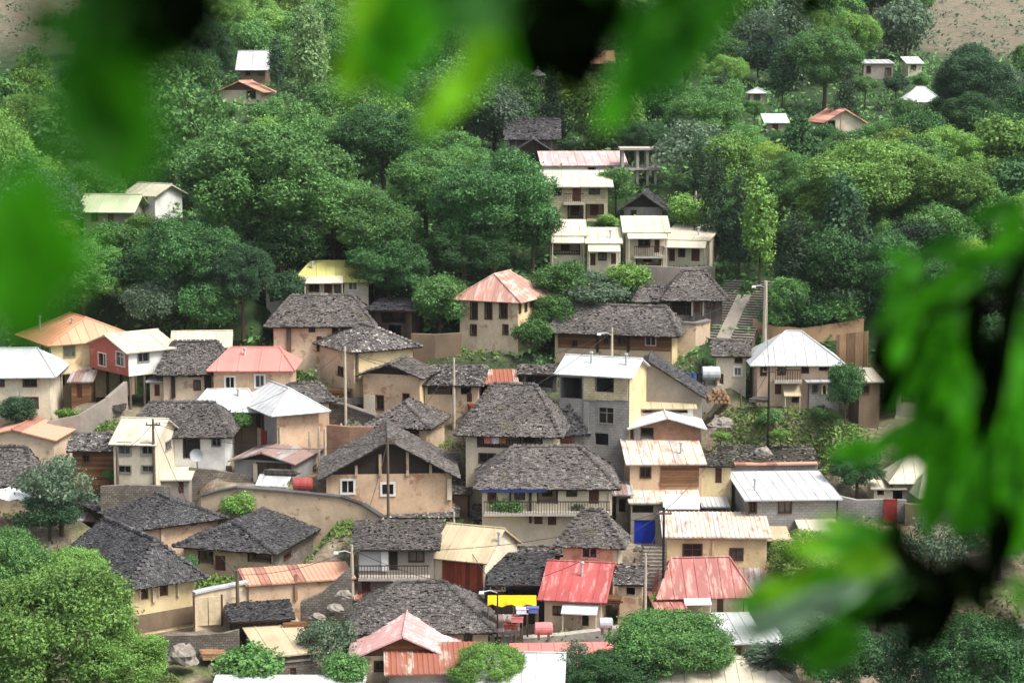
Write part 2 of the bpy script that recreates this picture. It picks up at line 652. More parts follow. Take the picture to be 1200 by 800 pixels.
def H(label, xl, xr, e, b, yaw=0, left=None, right=None, D=6.0, roof=('hip', None, 'slate', 'slate'), wall='beige', feats=(),
      o=.45, name='house', cat='house', nick=None, group=None, bottom=None, Dmax=8, ridge=.52, pipes=(), wallL=None, wallR=None, cap=None, Y=None, pad=True):
    Y0 = Y if Y else Y_of(b)
    yr = math.radians(yaw)
    pa = xl if yaw > 0 else xr if yaw < 0 else (xl + xr) / 2
    Z0 = z_at(Y0, b)
    P0 = Vector((x_at(pa, Y0, Z0), Y0, Z0))
    u, v = Vector((math.cos(yr), math.sin(yr), 0)), Vector((-math.sin(yr), math.cos(yr), 0))

    def hit(px, py, Q, axis):
        """ray through a pixel against the vertical plane through Q along axis"""
        n = Vector((axis.y, -axis.x, 0))
        d = ray(px, py)
        t = Q.dot(n) / d.dot(n)
        return d * t
    Ap = hit(xl, b, P0, u)
    Bp = hit(xr, b, P0, u)
    A = Vector((Ap.x, Ap.y, Z0))
    W = (Bp - Ap).dot(u)
    if left is not None:
        D = (hit(left, b, A, v) - A).dot(v)
    if right is not None:
        D = (hit(right, b, A + u * W, v) - A).dot(v)
    if roof[0] == 'hip' and left is None and right is None:
        D = min(D, .82 * W)
    D0 = D
    D = max(2.6, min(D, Dmax))
    Hh = z_at(P0.y, e) - Z0
    root = empty(name, A, yr)
    tag(root, label, cat, group)

    def loc(px, py, side='F'):
        if side == 'F':
            q = hit(px, py, A, u) - A
            return q.dot(u), q.z
        Q = A if side == 'L' else A + u * W
        q = hit(px, py, Q, v) - A
        return q.dot(v), q.z
    zb = -3.2 if bottom is None else z_at(P0.y, bottom) - Z0
    # ---- roof planes
    rt, top, surf, rmat = roof
    if rt in ('hip', 'gable', 'hipw'):
        C = A + u * W / 2 + v * D / 2
    elif rt == 'gablew':
        C = A + u * W / 2
    else:
        C = A + u * W / 2 + v * D
    zr = z_at(C.y, top) - Z0
    rise = max(.25, zr - Hh)
    if rt == 'hip':
        rise = min(rise, D * .62)
    zr = Hh + rise
    planes, tris = [], []
    x0, x1, y0, y1 = -o, W + o, -o, D + o
    if rt == 'hip':
        if W >= D:
            ze = Hh - rise / (D / 2) * o
            ins = (D / 2 + o) * ridge
            r0, r1 = (min(x0 + ins, W / 2 - .05), D / 2, zr), (max(x1 - ins, W / 2 + .05), D / 2, zr)
        else:
            ze = Hh - rise / (W / 2) * o
            ins = (W / 2 + o) * ridge
            r0 = r1 = None
        c = [(x0, y0, ze), (x1, y0, ze), (x1, y1, ze), (x0, y1, ze)]
        if r0:
            planes = [[c[0], c[1], r1, r0], [c[1], c[2], r1], [c[2], c[3], r0, r1], [c[3], c[0], r0]]
        else:
            r0, r1 = (W / 2, min(y0 + ins, D / 2 - .05), zr), (W / 2, max(y1 - ins, D / 2 + .05), zr)
            planes = [[c[0], c[1], r0], [c[1], c[2], r1, r0], [c[2], c[3], r1], [c[3], c[0], r0, r1]]
        hips = [(c[0], r0), (c[1], r1 if W >= D else r0), (r0, r1)]
    elif rt == 'gable':
        ze = Hh - rise / (D / 2) * o
        r0, r1 = (x0, D / 2, zr), (x1, D / 2, zr)
        planes = [[(x0, y0, ze), (x1, y0, ze), r1, r0], [(x1, y1, ze), (x0, y1, ze), r0, r1]]
        tris = [('L', rise), ('R', rise)]
        hips = [(r0, r1)]
    elif rt == 'gablew':
        ze = Hh - rise / (W / 2) * o
        r0, r1 = (W / 2, y0, zr), (W / 2, y1, zr)
        planes = [[(x1, y0, ze), (x1, y1, ze), r1, r0], [(x0, y1, ze), (x0, y0, ze), r0, r1]]
        tris = [('F', rise)]
        hips = [(r0, r1)]
    else:
        sl = rise / D
        planes = [[(x0, y0, Hh - sl * o), (x1, y0, Hh - sl * o), (x1, y1, zr + sl * o), (x0, y1, zr + sl * o)]]
        tris = [('S', rise)]
        hips = []
    # ---- walls with openings
    mb = MB()
    holes = {'F': [], 'L': [], 'R': []}
    fl = []
    for ft in feats:
        kind = ft[0]
        side = 'F'
        if kind[0] in 'LR' and len(kind) > 1:
            side, kind = kind[0], kind[1:]
        a = loc(ft[1], ft[4], side)
        c2 = loc(ft[3], ft[2], side)
        ua, ub = sorted((a[0], c2[0]))
        va, vb = a[1], c2[1]
        lim = W if side == 'F' else D
        ua, ub = max(ua, .06 if kind != 'f' else -o), min(ub, lim - .06)
        vb = min(vb, Hh - .12) if kind in 'wWopdaP' else vb
        va = max(va, zb + .05)
        opt = ft[5] if len(ft) > 5 else None
        if ub - ua < .12 or vb - va < .12:
            continue
        if kind in 'wWopdaP':
            holes[side].append((ua, ub, va, vb, kind))
        fl.append((side, kind, ua, ub, va, vb, opt))

    def wallside(origin, ax, inn, L, side, mi):
        hs_ = holes[side]
        us = sorted({0.0, L} | {h[0] for h in hs_} | {h[1] for h in hs_})
        vs = sorted({zb, Hh} | {h[2] for h in hs_} | {h[3] for h in hs_})
        pt = lambda a, z, d=0: tuple(origin + ax * a + inn * d + Vector((0, 0, z)))
        for i in range(len(us) - 1):
            for j in range(len(vs) - 1):
                cu, cv = (us[i] + us[i + 1]) / 2, (vs[j] + vs[j + 1]) / 2
                if any(h[0] < cu < h[1] and h[2] < cv < h[3] for h in hs_):
                    continue
                mb.poly([pt(us[i], vs[j]), pt(us[i + 1], vs[j]), pt(us[i + 1], vs[j + 1]), pt(us[i], vs[j + 1])], mi)
        for (a, b_, c, d, kd) in hs_:
            t = 1.5 if kd in 'pP' else .32
            t = min(t, (D if side == 'F' else W) * .45)
            mb.poly([pt(a, c), pt(a, d), pt(a, d, t), pt(a, c, t)], mi)
            mb.poly([pt(b_, c), pt(b_, c, t), pt(b_, d, t), pt(b_, d)], mi)
            mb.poly([pt(a, d), pt(b_, d), pt(b_, d, t), pt(a, d, t)], mi)
            mb.poly([pt(a, c), pt(a, c, t), pt(b_, c, t), pt(b_, c)], mi)
            if kd in 'pPda':
                mb.poly([pt(a, c, t), pt(b_, c, t), pt(b_, d, t), pt(a, d, t)], mi)
    X, Yv = Vector((1, 0, 0)), Vector((0, 1, 0))
    O = Vector((0, 0, 0))
    wallside(O, X, Yv, W, 'F', 0)
    wallside(O, Yv, X, D, 'L', 1)
    wallside(X * W, Yv, -X, D, 'R', 2)
    hb = zr - .02 if rt == 'shed' else Hh
    mb.poly([(0, D, zb), (0, D, hb), (W, D, hb), (W, D, zb)], 0)
    mb.poly([(0, 0, zb), (0, D, zb), (W, D, zb), (W, 0, zb)], 0)
    mb.poly([(.01, .01, Hh - .05), (W - .01, .01, Hh - .05), (W - .01, D - .01, Hh - .05), (.01, D - .01, Hh - .05)], 0)
    for kd, rz in tris:
        if kd == 'L':
            mb.poly([(0, 0, Hh), (0, D / 2, Hh + rz), (0, D, Hh)], 1)
        if kd == 'R':
            mb.poly([(W, 0, Hh), (W, D, Hh), (W, D / 2, Hh + rz)], 2)
        if kd == 'F':
            mb.poly([(0, 0, Hh), (W, 0, Hh), (W / 2, 0, Hh + rz)], 0 if cap is None else 3)
            mb.poly([(0, D, Hh), (W / 2, D, Hh + rz), (W, D, Hh)], 0)
        if kd == 'S':
            mb.poly([(0, 0, Hh), (0, D, Hh + rz), (0, D, Hh)], 1)
            mb.poly([(W, 0, Hh), (W, D, Hh), (W, D, Hh + rz)], 2)
    mb.build('wall', [wall, wallL or wall, wallR or wall, cap or wall], root)
    # ---- roof mesh
    rb = MB()
    rsize = RNG.choice((.78, .85, .92, 1.0))
    for pl in planes:
        n = (Vector(pl[1]) - Vector(pl[0])).cross(Vector(pl[-1]) - Vector(pl[0])).normalized()
        rb.prism(pl, -n * .1, 0)
        roof_surface(rb, pl, surf, rsize)
    if surf.startswith('slate'):
        for a, b_ in hips:
            a, b_ = Vector(a), Vector(b_)
            L = (b_ - a).length
            k_ = int(L / .33)
            for i in range(k_):
                c = a.lerp(b_, (i + .5) / max(1, k_)) + Vector((0, 0, .12))
                r_ = RNG.uniform(.13, .2)
                rb.hexa([c + Vector((dx * r_, dy * r_, -.1)) for dx, dy in ((-1, -1), (1, -1), (1, 1), (-1, 1))],
                        [c + Vector((dx * r_ * .7, dy * r_ * .7, RNG.uniform(.02, .07))) for dx, dy in ((-1, -1), (1, -1), (1, 1), (-1, 1))], 1)
    else:
        for a, b_ in hips:
            rb.tube([Vector(a) + Vector((0, 0, .03)), Vector(b_) + Vector((0, 0, .03))], .07, 6, 1)
    base = 'darkwood' if surf.startswith('slate') else rmat
    ro = rb.build('roof', [base, rmat], root)
    for (px, ya, yb2) in pipes:
        uu = loc(px, e)[0]
        t = .3
        zz = Hh + rise * (.6 if rt in ('hip', 'gable') else .3)
        hgt = max(.5, (yb2 - ya) * Y0 / F)
        pb = MB()
        pb.tube([(uu, D * t, zz - .3), (uu, D * t, zz + hgt)], .09, 7)
        pb.tube([(uu, D * t, zz + hgt), (uu, D * t, zz + hgt + .12)], .16, 7)
        pb.build('chimney', 'galv', ro)
    # ---- features
    for side, kind, ua, ub, va, vb, opt in fl:
        if side == 'F':
            org, ax, inn = O, X, Yv
        elif side == 'L':
            org, ax, inn = O, Yv, X
        else:
            org, ax, inn = X * W, Yv, -X

        def bx(m_, a, b_, z0, z1, d0, d1):
            ps = [org + ax * aa + inn * dd for aa, dd in ((a, d0), (b_, d0), (b_, d1), (a, d1))]
            m_.hexa([p + Vector((0, 0, z0)) for p in ps], [p + Vector((0, 0, z1)) for p in ps])
        if kind in 'wW':
            fm = opt or ('whiteframe' if kind == 'W' else 'woodframe')
            f = MB()
            t = .09 if kind == 'w' else .16
            bx(f, ua - t, ub + t, vb, vb + t, -.05, .14)
            bx(f, ua - t, ub + t, va - t, va, -.07, .14)
            bx(f, ua - t, ua, va, vb, -.05, .14)
            bx(f, ub, ub + t, va, vb, -.05, .14)
            nm = 2 if (ub - ua) > 1.3 else 1
            for i in range(nm):
                c = ua + (ub - ua) * (i + 1) / (nm + 1)
                bx(f, c - .035, c + .035, va, vb, .1, .16)
            if vb - va > 1.0:
                c = va + (vb - va) * .65
                bx(f, ua, ub, c - .03, c + .03, .105, .155)
            wo_ = f.build('window', fm, root)
            g = MB()
            bx(g, ua + .002, ub - .002, va + .002, vb - .002, .18, .2)
            g.build('pane', RNG.choice(('glass', 'glass', 'glass', 'glasspale', 'glasscurtain')), wo_)
        elif kind == 'd':
            g = MB()
            bx(g, ua + .004, ub - .004, va + .004, vb - .004, .1, .16)
            c = (ua + ub) / 2
            bx(g, c - .03, c + .03, va + .01, vb - .01, .06, .1)
            bx(g, ua + .01, ua + .1, va + .01, vb - .01, .06, .1)
            bx(g, ub - .1, ub - .01, va + .01, vb - .01, .06, .1)
            d_ = g.build('door', opt or 'browndoor', root)
            hdl = MB()
            bx(hdl, c + .06, c + .12, va + (vb - va) * .45, va + (vb - va) * .55, .02, .1)
            hdl.build('handle', 'blackiron', d_)
        elif kind == 'a':
            f = MB()
            t = .12
            bx(f, ua - t, ua, va, vb - .1, -.06, .1)
            bx(f, ub, ub + t, va, vb - .1, -.06, .1)
            cc, r_ = (ua + ub) / 2, (ub - ua) / 2
            for i in range(6):
                a1, a2 = math.pi * i / 6, math.pi * (i + 1) / 6
                q = [(cc + math.cos(a) * rr, vb - .1 - r_ * .3 + math.sin(a) * rr) for a, rr in ((a1, r_), (a2, r_), (a2, r_ + t + .05), (a1, r_ + t + .05))]
                ps = [tuple(org + ax * a + inn * -.06 + Vector((0, 0, z))) for a, z in q]
                f.prism(ps, inn * .1)
            wo_ = f.build('window', opt or 'yellow', root)
            g = MB()
            bx(g, ua + .01, ub - .01, va + .01, vb - .01, .2, .24)
            g.build('pane', 'browndoor', wo_)
        elif kind in 'pP':
            f = MB()
            rail = min(1.0, (vb - va) * .42)
            if kind == 'p':
                bx(f, ua, ub, va + rail - .06, va + rail, .0, .08)
                bx(f, ua, ub, va + .1, va + .15, .01, .07)
                x = ua + .1
                while x < ub:
                    bx(f, x - .025, x + .025, va + .15, va + rail - .06, .02, .06)
                    x += .22
            n_ = max(1, int((ub - ua) / 1.6))
            for i in range(n_ + 1):
                c = ua + .07 + (ub - ua - .14) * i / n_
                pm = MB()
                bx(pm, c - .06, c + .06, va, vb, -.012, .1)
                pm.build('porch_post', opt or 'darkwood', root)
            if kind == 'p':
                f.build('railing', opt or 'darkwood', root)
            t = min(1.5, D * .45)
            wds = max(1, int((ub - ua) / 2.2))
            for i in range(wds):
                c = ua + (ub - ua) * (i + .5) / wds
                g = MB()
                bx(g, c - .4, c + .4, va + .25, va + (vb - va) * .88, t - .08, t - .004)
                g.build('door', 'darkwood' if i % 2 else 'browndoor', root)
        elif kind == 'g':
            g = MB()
            bx(g, ua, ub, va, vb, -.09, -.004)
            g.build('panel', opt or 'plankbrown', root)
        elif kind == 'c':       # canopy sloping outwards
            g = MB()
            ex = 1.1
            ps = [org + ax * a + inn * d + Vector((0, 0, z)) for a, d, z in ((ua, -ex, va), (ub, -ex, va), (ub, -.003, vb), (ua, -.003, vb))]
            g.prism([tuple(p) for p in ps], (0, 0, -.07))
            cn = g.build('canopy', opt or 'mwhite', root)
            for a in (ua + .1, ub - .1):
                g = MB()
                p = org + ax * a + inn * (-ex + .12)
                zf = va - min(2.2, max(.5, va - zb))
                g.tube([tuple(p + Vector((0, 0, va - .03))), tuple(p + Vector((0, 0, zf)))], .06, 6)
                g.build('post', 'post', root)
        elif kind == 's':       # balcony slab
            g = MB()
            bx(g, ua, ub, va - .2, va, -1.0, -.003)
            bal = g.build('balcony', opt or 'concrete', root)
            g = MB()
            bx(g, ua, ub, va + .85, va + .92, -.98, -.92)
            x = ua + .05
            while x < ub:
                bx(g, x - .02, x + .02, va, va + .85, -.97, -.93)
                x += .2
            g.build('railing', 'darkwood', bal)
        elif kind == 'f':       # painted board along the eave
            g = MB()
            g.box(max(ua, -o), ub, -o - .05, -o - .012, planes[0][0][2] - .2, planes[0][0][2] + .03)
            g.build('eave_board', opt, root)
        elif kind == 'u':       # upright post in front of the wall
            g = MB()
            bx(g, ua, ub, va, vb, -.18, -.02)
            g.build('pillar', opt or 'post', root)
    if bottom is not None:      # stilts under a raised floor
        for i in range(4):
            for dd in (.2, D - .2):
                g = MB()
                c = .2 + (W - .4) * i / 3
                g.box(c - .08, c + .08, dd - .08, dd + .08, -2.5, zb)
                g.build('stilt', 'polewood', root)
    if pad:
        PADS.append((A.copy(), u.copy(), v.copy(), W, D, Z0))
    pxs = [proj(A + u * a + v * d)[0] for a in (-.3, W + .3) for d in (0, D)]
    RECTS.append((min(pxs), max(pxs), top, b, Y0))
    LAND.append(((min(pxs) + max(pxs)) / 2, (top + b) / 2, nick or label))
    if D0 != D or not (1.5 < W < 18) or not (0 < rise < 4.2):
        print("CHK %-60s W %.1f D %.1f(%.1f) H %.1f rise %.1f" % (label[:60], W, D, D0, Hh, rise))
    return root

# ------------------------------------------------------------------ the village, from the far slope down to the valley
SL, SD, SB, SO, SM = 'slate', 'slatedark', 'slatebrown', 'slateold', 'slatemoss'
# --- high on the wooded slope
H("grey-brown house with white roof edge between dark trees high on the hill", 282, 311, 78, 100, 0, D=5, roof=('gable', 60, 'seam', 'mgrey'), wall='muddy',
  feats=[('w', 288, 80, 293, 88), ('w', 303, 79, 309, 88)], o=.6, nick="the grey-brown hilltop house")
H("small cream gabled house with brown roof below the grey-brown hilltop house", 258, 306, 106, 121, -12, D=4, roof=('gablew', 95, 'rib', 'mtile'), wall='cream',
  feats=[('w', 290, 107, 299, 115)], o=.6, nick="the small cream gabled hilltop house", cap='plankbrown')
H("pale ruined wall house among trees on the far right slope", 1012, 1046, 74, 92, 0, D=4, roof=('shed', 70, 'seam', 'mgrey'), wall='cement', feats=[('w', 1016, 78, 1020, 85), ('w', 1038, 80, 1044, 88)], o=.2, nick="the grey ruined house")
H("small white-roofed house right of the grey ruined house in the trees", 1064, 1080, 74, 88, 0, D=4, roof=('shed', 67, 'seam', 'mwhite'), wall='cream', o=.3, feats=[('w', 1068, 77, 1073, 82)], nick="the tiny white-roofed hill house")
H("wide white hipped roof rising above the trees on the right slope", 1062, 1100, 115, 128, 0, D=6, roof=('hip', 102, 'seam', 'mwhite'), wall='cream', o=.6, feats=[('w', 1072, 117, 1078, 124)], ridge=0.95, nick="the white hipped hill roof")
H("small stone hut with a rounded grey roof in the right forest", 879, 897, 108, 122, 0, D=4, roof=('hip', 103, 'seam', 'mgrey'), wall='cement', o=.3, feats=[('w', 884, 111, 890, 118)], nick="the small stone forest hut")
H("low white sheet-roofed shed in the forest below the stone hut", 898, 922, 143, 154, 0, D=3, roof=('shed', 134, 'seam', 'mwhite'), wall='cement', o=.3, name='shed', cat='shed', feats=[('d', 905, 145, 912, 153)], nick="the low white forest shed")
H("cream gabled house with brick-brown roof edge standing in the right forest", 968, 1010, 141, 158, 8, D=6, roof=('gablew', 128, 'rib', 'mtile'), wall='cream', o=.5,
  feats=[('w', 971, 141, 978, 150), ('g', 985, 131, 989, 156, 'tan')], nick="the cream gabled forest house")
H("brown timber house with red-brown roof half hidden behind leaves high up", 696, 716, 72, 86, 0, D=4, roof=('gable', 60, 'rib', 'mtile'), wall='plankbrown', o=.5, feats=[('w', 700, 75, 704, 82), ('w', 708, 75, 712, 82)], nick="the brown timber hill house")
H("dark slate-roofed barn with a second low gable on the upper slope", 597, 652, 160, 186, 0, D=5, roof=('gable', 140, 'slate', SD), wall='plankgrey', o=.5, name='barn', cat='barn', feats=[('w', 620, 164, 626, 172)], nick="the upper slate barn")
H("low timber lean-to with a wide gable in front of the upper slate barn", 602, 648, 178, 194, 0, D=3, roof=('gablew', 163, 'slate', SD), wall='plankdark', o=.4, name='shed', cat='shed', feats=[('o', 618, 180, 630, 190)], nick="the timber lean-to", cap='plankdark')
H("long building with faded pink roof strip on the upper slope", 637, 733, 193, 210, 4, D=4, roof=('shed', 178, 'seam', 'mpinkfade'), wall='white', o=.3, feats=[('w', 690, 197, 697, 205), ('w', 712, 197, 719, 205)], nick="the faded pink-roofed building")
H("two-storey block house with flat cream roof and dark ground-floor openings", 640, 712, 217, 258, 0, D=5, roof=('shed', 201, 'seam', 'mcream'), wall='blockcream', o=.55, ridge=1,
  feats=[('w', 650, 220, 657, 228), ('d', 671, 219, 681, 236), ('w', 691, 218, 702, 227), ('p', 665, 239, 684, 257), ('P', 686, 239, 708, 257), ('s', 660, 228, 684, 237)], nick="the two-storey cream block house")
H("grey gabled house with dark shingle roof beside the two-storey block house", 731, 776, 243, 262, -8, D=5, roof=('gablew', 227, 'slate', SD), wall='grey', o=.6, feats=[('w', 740, 247, 745, 254)], nick="the grey gabled house", cap='darkwood')
# --- row of flat cream roofs
H("leftmost flat cream house of the terrace with dark recessed balcony", 645, 685, 275, 314, 0, D=4, roof=('shed', 258, 'seam', 'mcream'), wall='cream', o=.25,
  feats=[('c', 641, 276, 687, 283, 'mcream'), ('p', 646, 286, 680, 299)], nick="the leftmost terrace house", group=None)
H("lower flat cream house second in the terrace with open porch posts", 688, 727, 284, 322, 0, D=4, roof=('shed', 267, 'seam', 'mcream'), wall='cream', o=.2,
  feats=[('c', 683, 286, 728, 293, 'mcream'), ('d', 690, 297, 698, 311), ('d', 716, 297, 722, 310), ('w', 702, 297, 710, 304)], pipes=[(716, 268, 276)], nick="the second terrace house")
H("taller flat cream house third in the terrace with shuttered window", 733, 782, 271, 314, 0, D=4, roof=('shed', 254, 'seam', 'mcream'), wall='cream', o=.3,
  feats=[('c', 735, 272, 781, 278, 'mcream'), ('w', 749, 281, 761, 289), ('d', 767, 281, 773, 296), ('s', 742, 288, 778, 299), ('P', 745, 300, 775, 312)], nick="the third terrace house")
H("rightmost flat cream house of the terrace with wide canopy and brown doors", 777, 829, 281, 314, -14, D=4, roof=('shed', 263, 'seam', 'mcream'), wall='cream', o=.25,
  feats=[('c', 776, 281, 842, 288, 'mcream'), ('d', 784, 292, 791, 306), ('w', 796, 292, 802, 300), ('d', 810, 291, 820, 306)], right=843, pipes=[(814, 264, 272)], nick="the rightmost terrace house")
# --- upper left
H("long white-green shed with wavy cream roof in the trees at left", 98, 153, 245, 275, -5, D=5, roof=('gable', 228, 'seam', 'mgreen'), wall='cement', o=.6, feats=[('w', 108, 249, 114, 258), ('d', 126, 250, 133, 265)], nick="the long wavy-roofed shed", name='shed', cat='shed')
H("white-walled house with cream roof behind the long wavy-roofed shed", 150, 182, 227, 258, -35, right=214, roof=('gable', 215, 'seam', 'mcream'), wall='white', o=.5, feats=[('w', 164, 231, 172, 240)], nick="the white-walled left hill house")
H("cream house with pale yellow-green metal roof below the big dark trees", 350, 432, 327, 362, 5, D=6, roof=('hip', 306, 'seam', 'myellow'), wall='cream', o=.5,
  feats=[('w', 363, 331, 373, 341), ('d', 380, 330, 389, 344), ('w', 393, 331, 402, 342), ('W', 409, 331, 418, 339), ('c', 356, 323, 402, 330, 'mcream')], pipes=[(366, 304, 310)], nick="the yellow-green-roofed house")
H("low whitewashed outbuilding under trees left of the yellow-green-roofed house", 312, 330, 337, 357, 0, D=4, roof=('shed', 326, 'seam', 'mgreen'), wall='white', o=.3, name='shed', cat='shed', feats=[('d', 316, 341, 321, 354)], nick="the whitewashed outbuilding")
H("tall beige tower-like house with faded pink roof and three long windows", 539, 607, 349, 414, -24, right=638, roof=('hip', 319, 'seam', 'mfaded'), wall='beige', wallR='yellow', o=.55,
  feats=[('w', 552, 355, 559, 373), ('w', 569, 355, 576, 373), ('w', 586, 354, 594, 372), ('w', 552, 381, 558, 392), ('w', 590, 381, 595, 391),
         ('Rw', 608, 353, 610, 366), ('Rw', 615, 351, 617, 364), ('Rw', 621, 350, 623, 359), ('Rw', 628, 349, 630, 357), ('Rw', 633, 348, 635, 356)], nick="the tall beige tower house", name='tower_house')
H("long beige house with wide slate hip roof below the yellow-green-roofed house", 321, 432, 377, 417, 3, D=8, roof=('hip', 346, 'slate', SB), wall='beige', wallL='pinkish', o=.7,
  feats=[('w', 363, 380, 368, 388), ('u', 336, 380, 341, 412, 'polewood'), ('w', 390, 381, 395, 390), ('w', 400, 382, 404, 390), ('w', 409, 382, 414, 390), ('d', 371, 394, 377, 412)], nick="the long slate-roofed beige house")
H("dark open timber loft with sloping slate roof beside the long beige house", 436, 482, 363, 404, -10, D=5, roof=('shed', 352, 'slate', SD), wall='plankdark', o=.5, name='barn', cat='barn', feats=[('P', 445, 367, 477, 378), ('o', 455, 381, 470, 395)], nick="the dark timber loft")
H("slate-roofed village house with dark plank balcony beside the long stairway", 783, 846, 344, 384, 0, D=6, roof=('hip', 317, 'slate', SB), wall='plankgrey', o=.6,
  feats=[('p', 786, 347, 810, 369, 'darkwood'), ('d', 813, 350, 820, 366), ('u', 810, 346, 812, 370), ('u', 823, 346, 825, 370), ('w', 829, 349, 836, 360)], ridge=0.8, nick="the slate house by the stairway")
H("low cream wing with small slate hip roof left of the plank-balcony house", 746, 782, 350, 378, 0, D=4, roof=('hip', 336, 'slate', SB), wall='cream', o=.4, feats=[('w', 753, 354, 759, 361), ('w', 765, 355, 769, 361)], nick="the low cream slate wing")
H("long brown plank house with hipped slate roof and stone base", 650, 787, 386, 428, -14, right=797, roof=('hip', 358, 'slate', SB), wall='plankbrown', wallR='yellow', o=.75,
  feats=[('w', 757, 393, 768, 404, 'pinkframe'), ('w', 707, 394, 713, 402), ('w', 724, 393, 733, 403), ('g', 651, 412, 786, 427, 'tan'), ('u', 648, 388, 654, 427, 'tan'), ('u', 735, 388, 738, 412, 'darkwood'), ('u', 699, 388, 702, 412, 'darkwood'), ('w', 671, 399, 676, 405)], nick="the long brown plank house")
# --- right upper
H("two-storey house under a silver-white hipped metal roof on the right", 887, 980, 420, 474, 0, D=7, roof=('hip', 388, 'seam', 'mgrey'), wall='pinkish', o=.7,
  feats=[('w', 892, 430, 898, 439), ('w', 912, 428, 920, 438), ('w', 940, 426, 947, 436), ('w', 961, 423, 970, 433), ('s', 906, 438, 938, 444), ('d', 908, 450, 916, 462), ('c', 917, 451, 937, 461, 'mtan'), ('w', 929, 462, 935, 470)], ridge=0.98, nick="the silver hip-roofed house")
H("grey stone annex with small lean-to roof joined to the silver hip-roofed house", 948, 983, 446, 480, 3, D=3, roof=('shed', 436, 'seam', 'mgrey'), wall='block', o=.35, feats=[('a', 964, 451, 968, 462), ('w', 953, 452, 957, 458)], name='annex', nick="the grey stone annex")
H("small cream house with brown slate roof beside the water tank", 839, 874, 415, 452, -6, D=4, roof=('gable', 399, 'slate', SB), wall='cream', o=.4, feats=[('w', 862, 414, 869, 424), ('W', 861, 431, 868, 439), ('d', 843, 438, 848, 450)], nick="the small cream house by the tank")
# --- left middle
H("two-storey cream house with bright white roof at the left edge", -62, 60, 438, 500, 3, D=8, roof=('hip', 408, 'seam', 'mwhite'), wall='cream', o=.6,
  feats=[('w', 28, 443, 42, 452), ('w', 30, 466, 44, 477), ('d', 44, 492, 54, 508), ('w', -10, 443, 4, 452)], nick="the white-roofed house at the left edge")
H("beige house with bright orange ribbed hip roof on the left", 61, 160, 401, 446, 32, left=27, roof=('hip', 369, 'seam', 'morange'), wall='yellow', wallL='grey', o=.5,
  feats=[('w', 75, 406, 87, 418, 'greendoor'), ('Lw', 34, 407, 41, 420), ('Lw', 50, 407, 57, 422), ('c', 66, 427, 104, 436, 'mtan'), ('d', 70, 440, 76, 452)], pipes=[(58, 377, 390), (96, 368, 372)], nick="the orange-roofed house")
H("raised house with red gable wall white side and pale metal roof", 152, 206, 411, 478, 40, left=107, roof=('gable', 389, 'seam', 'mcream'), wall='white', wallL='redwall', o=.4, bottom=441,
  feats=[('Lw', 116, 415, 124, 427, 'whiteframe'), ('Lw', 137, 414, 146, 427, 'whiteframe'), ('w', 162, 413, 174, 424, 'greyframe')], nick="the raised red-walled house")
H("low outbuilding with creamy sheet roof behind the raised red-walled house", 207, 266, 404, 436, 6, D=4, roof=('gable', 388, 'seam', 'mcream'), wall='grey', o=.5, name='outbuilding', nick="the creamy-roofed outbuilding", feats=[('w', 212, 407, 220, 413)])
H("beige house with dark slate hip roof and dark corner beams", 192, 266, 430, 470, 6, D=6, roof=('hip', 400, 'slate', 'slate'), wall='beige', o=.7,
  feats=[('u', 201, 432, 205, 466, 'darkwood'), ('P', 221, 433, 236, 442), ('u', 240, 433, 247, 464, 'darkwood'), ('w', 228, 446, 234, 456)], nick="the dark-beamed slate house")
H("orange-plastered house with bright pink-red hip roof", 251, 340, 430, 478, 0, D=6, roof=('hip', 407, 'flat', 'mpink'), wall='orange', o=.5,
  feats=[('W', 265, 442, 274, 454), ('W', 300, 440, 309, 453)], pipes=[(284, 406, 409)], nick="the bright pink-roofed house")
H("cream and yellow house with patchy whitish slate roof left of centre", 415, 484, 408, 462, 32, left=366, roof=('hip', 380, 'slate', SO), wall='yellow', wallL='beige', o=.6,
  feats=[('Lw', 397, 431, 402, 439), ('u', 417, 412, 419, 446, 'polewood')], nick="the patchy whitish-slate house")
H("orange gable-fronted house with slate roof and small square windows", 426, 492, 440, 486, -16, right=508, roof=('gablew', 426, 'slate', SB), wall='orange', wallR='yellow', o=.5,
  feats=[('w', 441, 464, 449, 479), ('w', 473, 462, 479, 469), ('g', 427, 463, 440, 484, 'cream')], nick="the orange gable-fronted house", cap='darkwood')
H("low slate-roofed shed with dark open front beside the orange gable-fronted house", 498, 560, 450, 480, -5, D=4, roof=('shed', 430, 'slate', SO), wall='tan', o=.5, name='shed', cat='shed',
  feats=[('P', 501, 453, 530, 462), ('o', 540, 452, 552, 462), ('d', 547, 461, 553, 471)], nick="the open-fronted slate shed")
H("crooked shed with rusty red sheet roof below the tall beige tower house", 556, 602, 448, 470, 3, D=3, roof=('shed', 434, 'rib', 'mrust'), wall='plankgrey', o=.35, name='shed', cat='shed', feats=[('o', 562, 452, 572, 466), ('g', 573, 449, 582, 468, 'reddoor')], nick="the crooked rusty shed")
H("tiny open animal pen with plank sides left of the unfinished block house", 612, 652, 438, 458, -4, D=3, roof=('shed', 428, 'slate', SO), wall='plankgrey', o=.3, name='animal_pen', cat='shed', feats=[('P', 616, 441, 648, 454)], nick="the plank animal pen")
H("low store hut with slate roof tucked under the raised red-walled house", 84, 106, 446, 470, 4, D=3, roof=('shed', 434, 'rib', 'mpatch'), wall='plankbrown', o=.3, name='hut', cat='hut', feats=[('d', 90, 450, 96, 466)], nick="the tucked store hut")
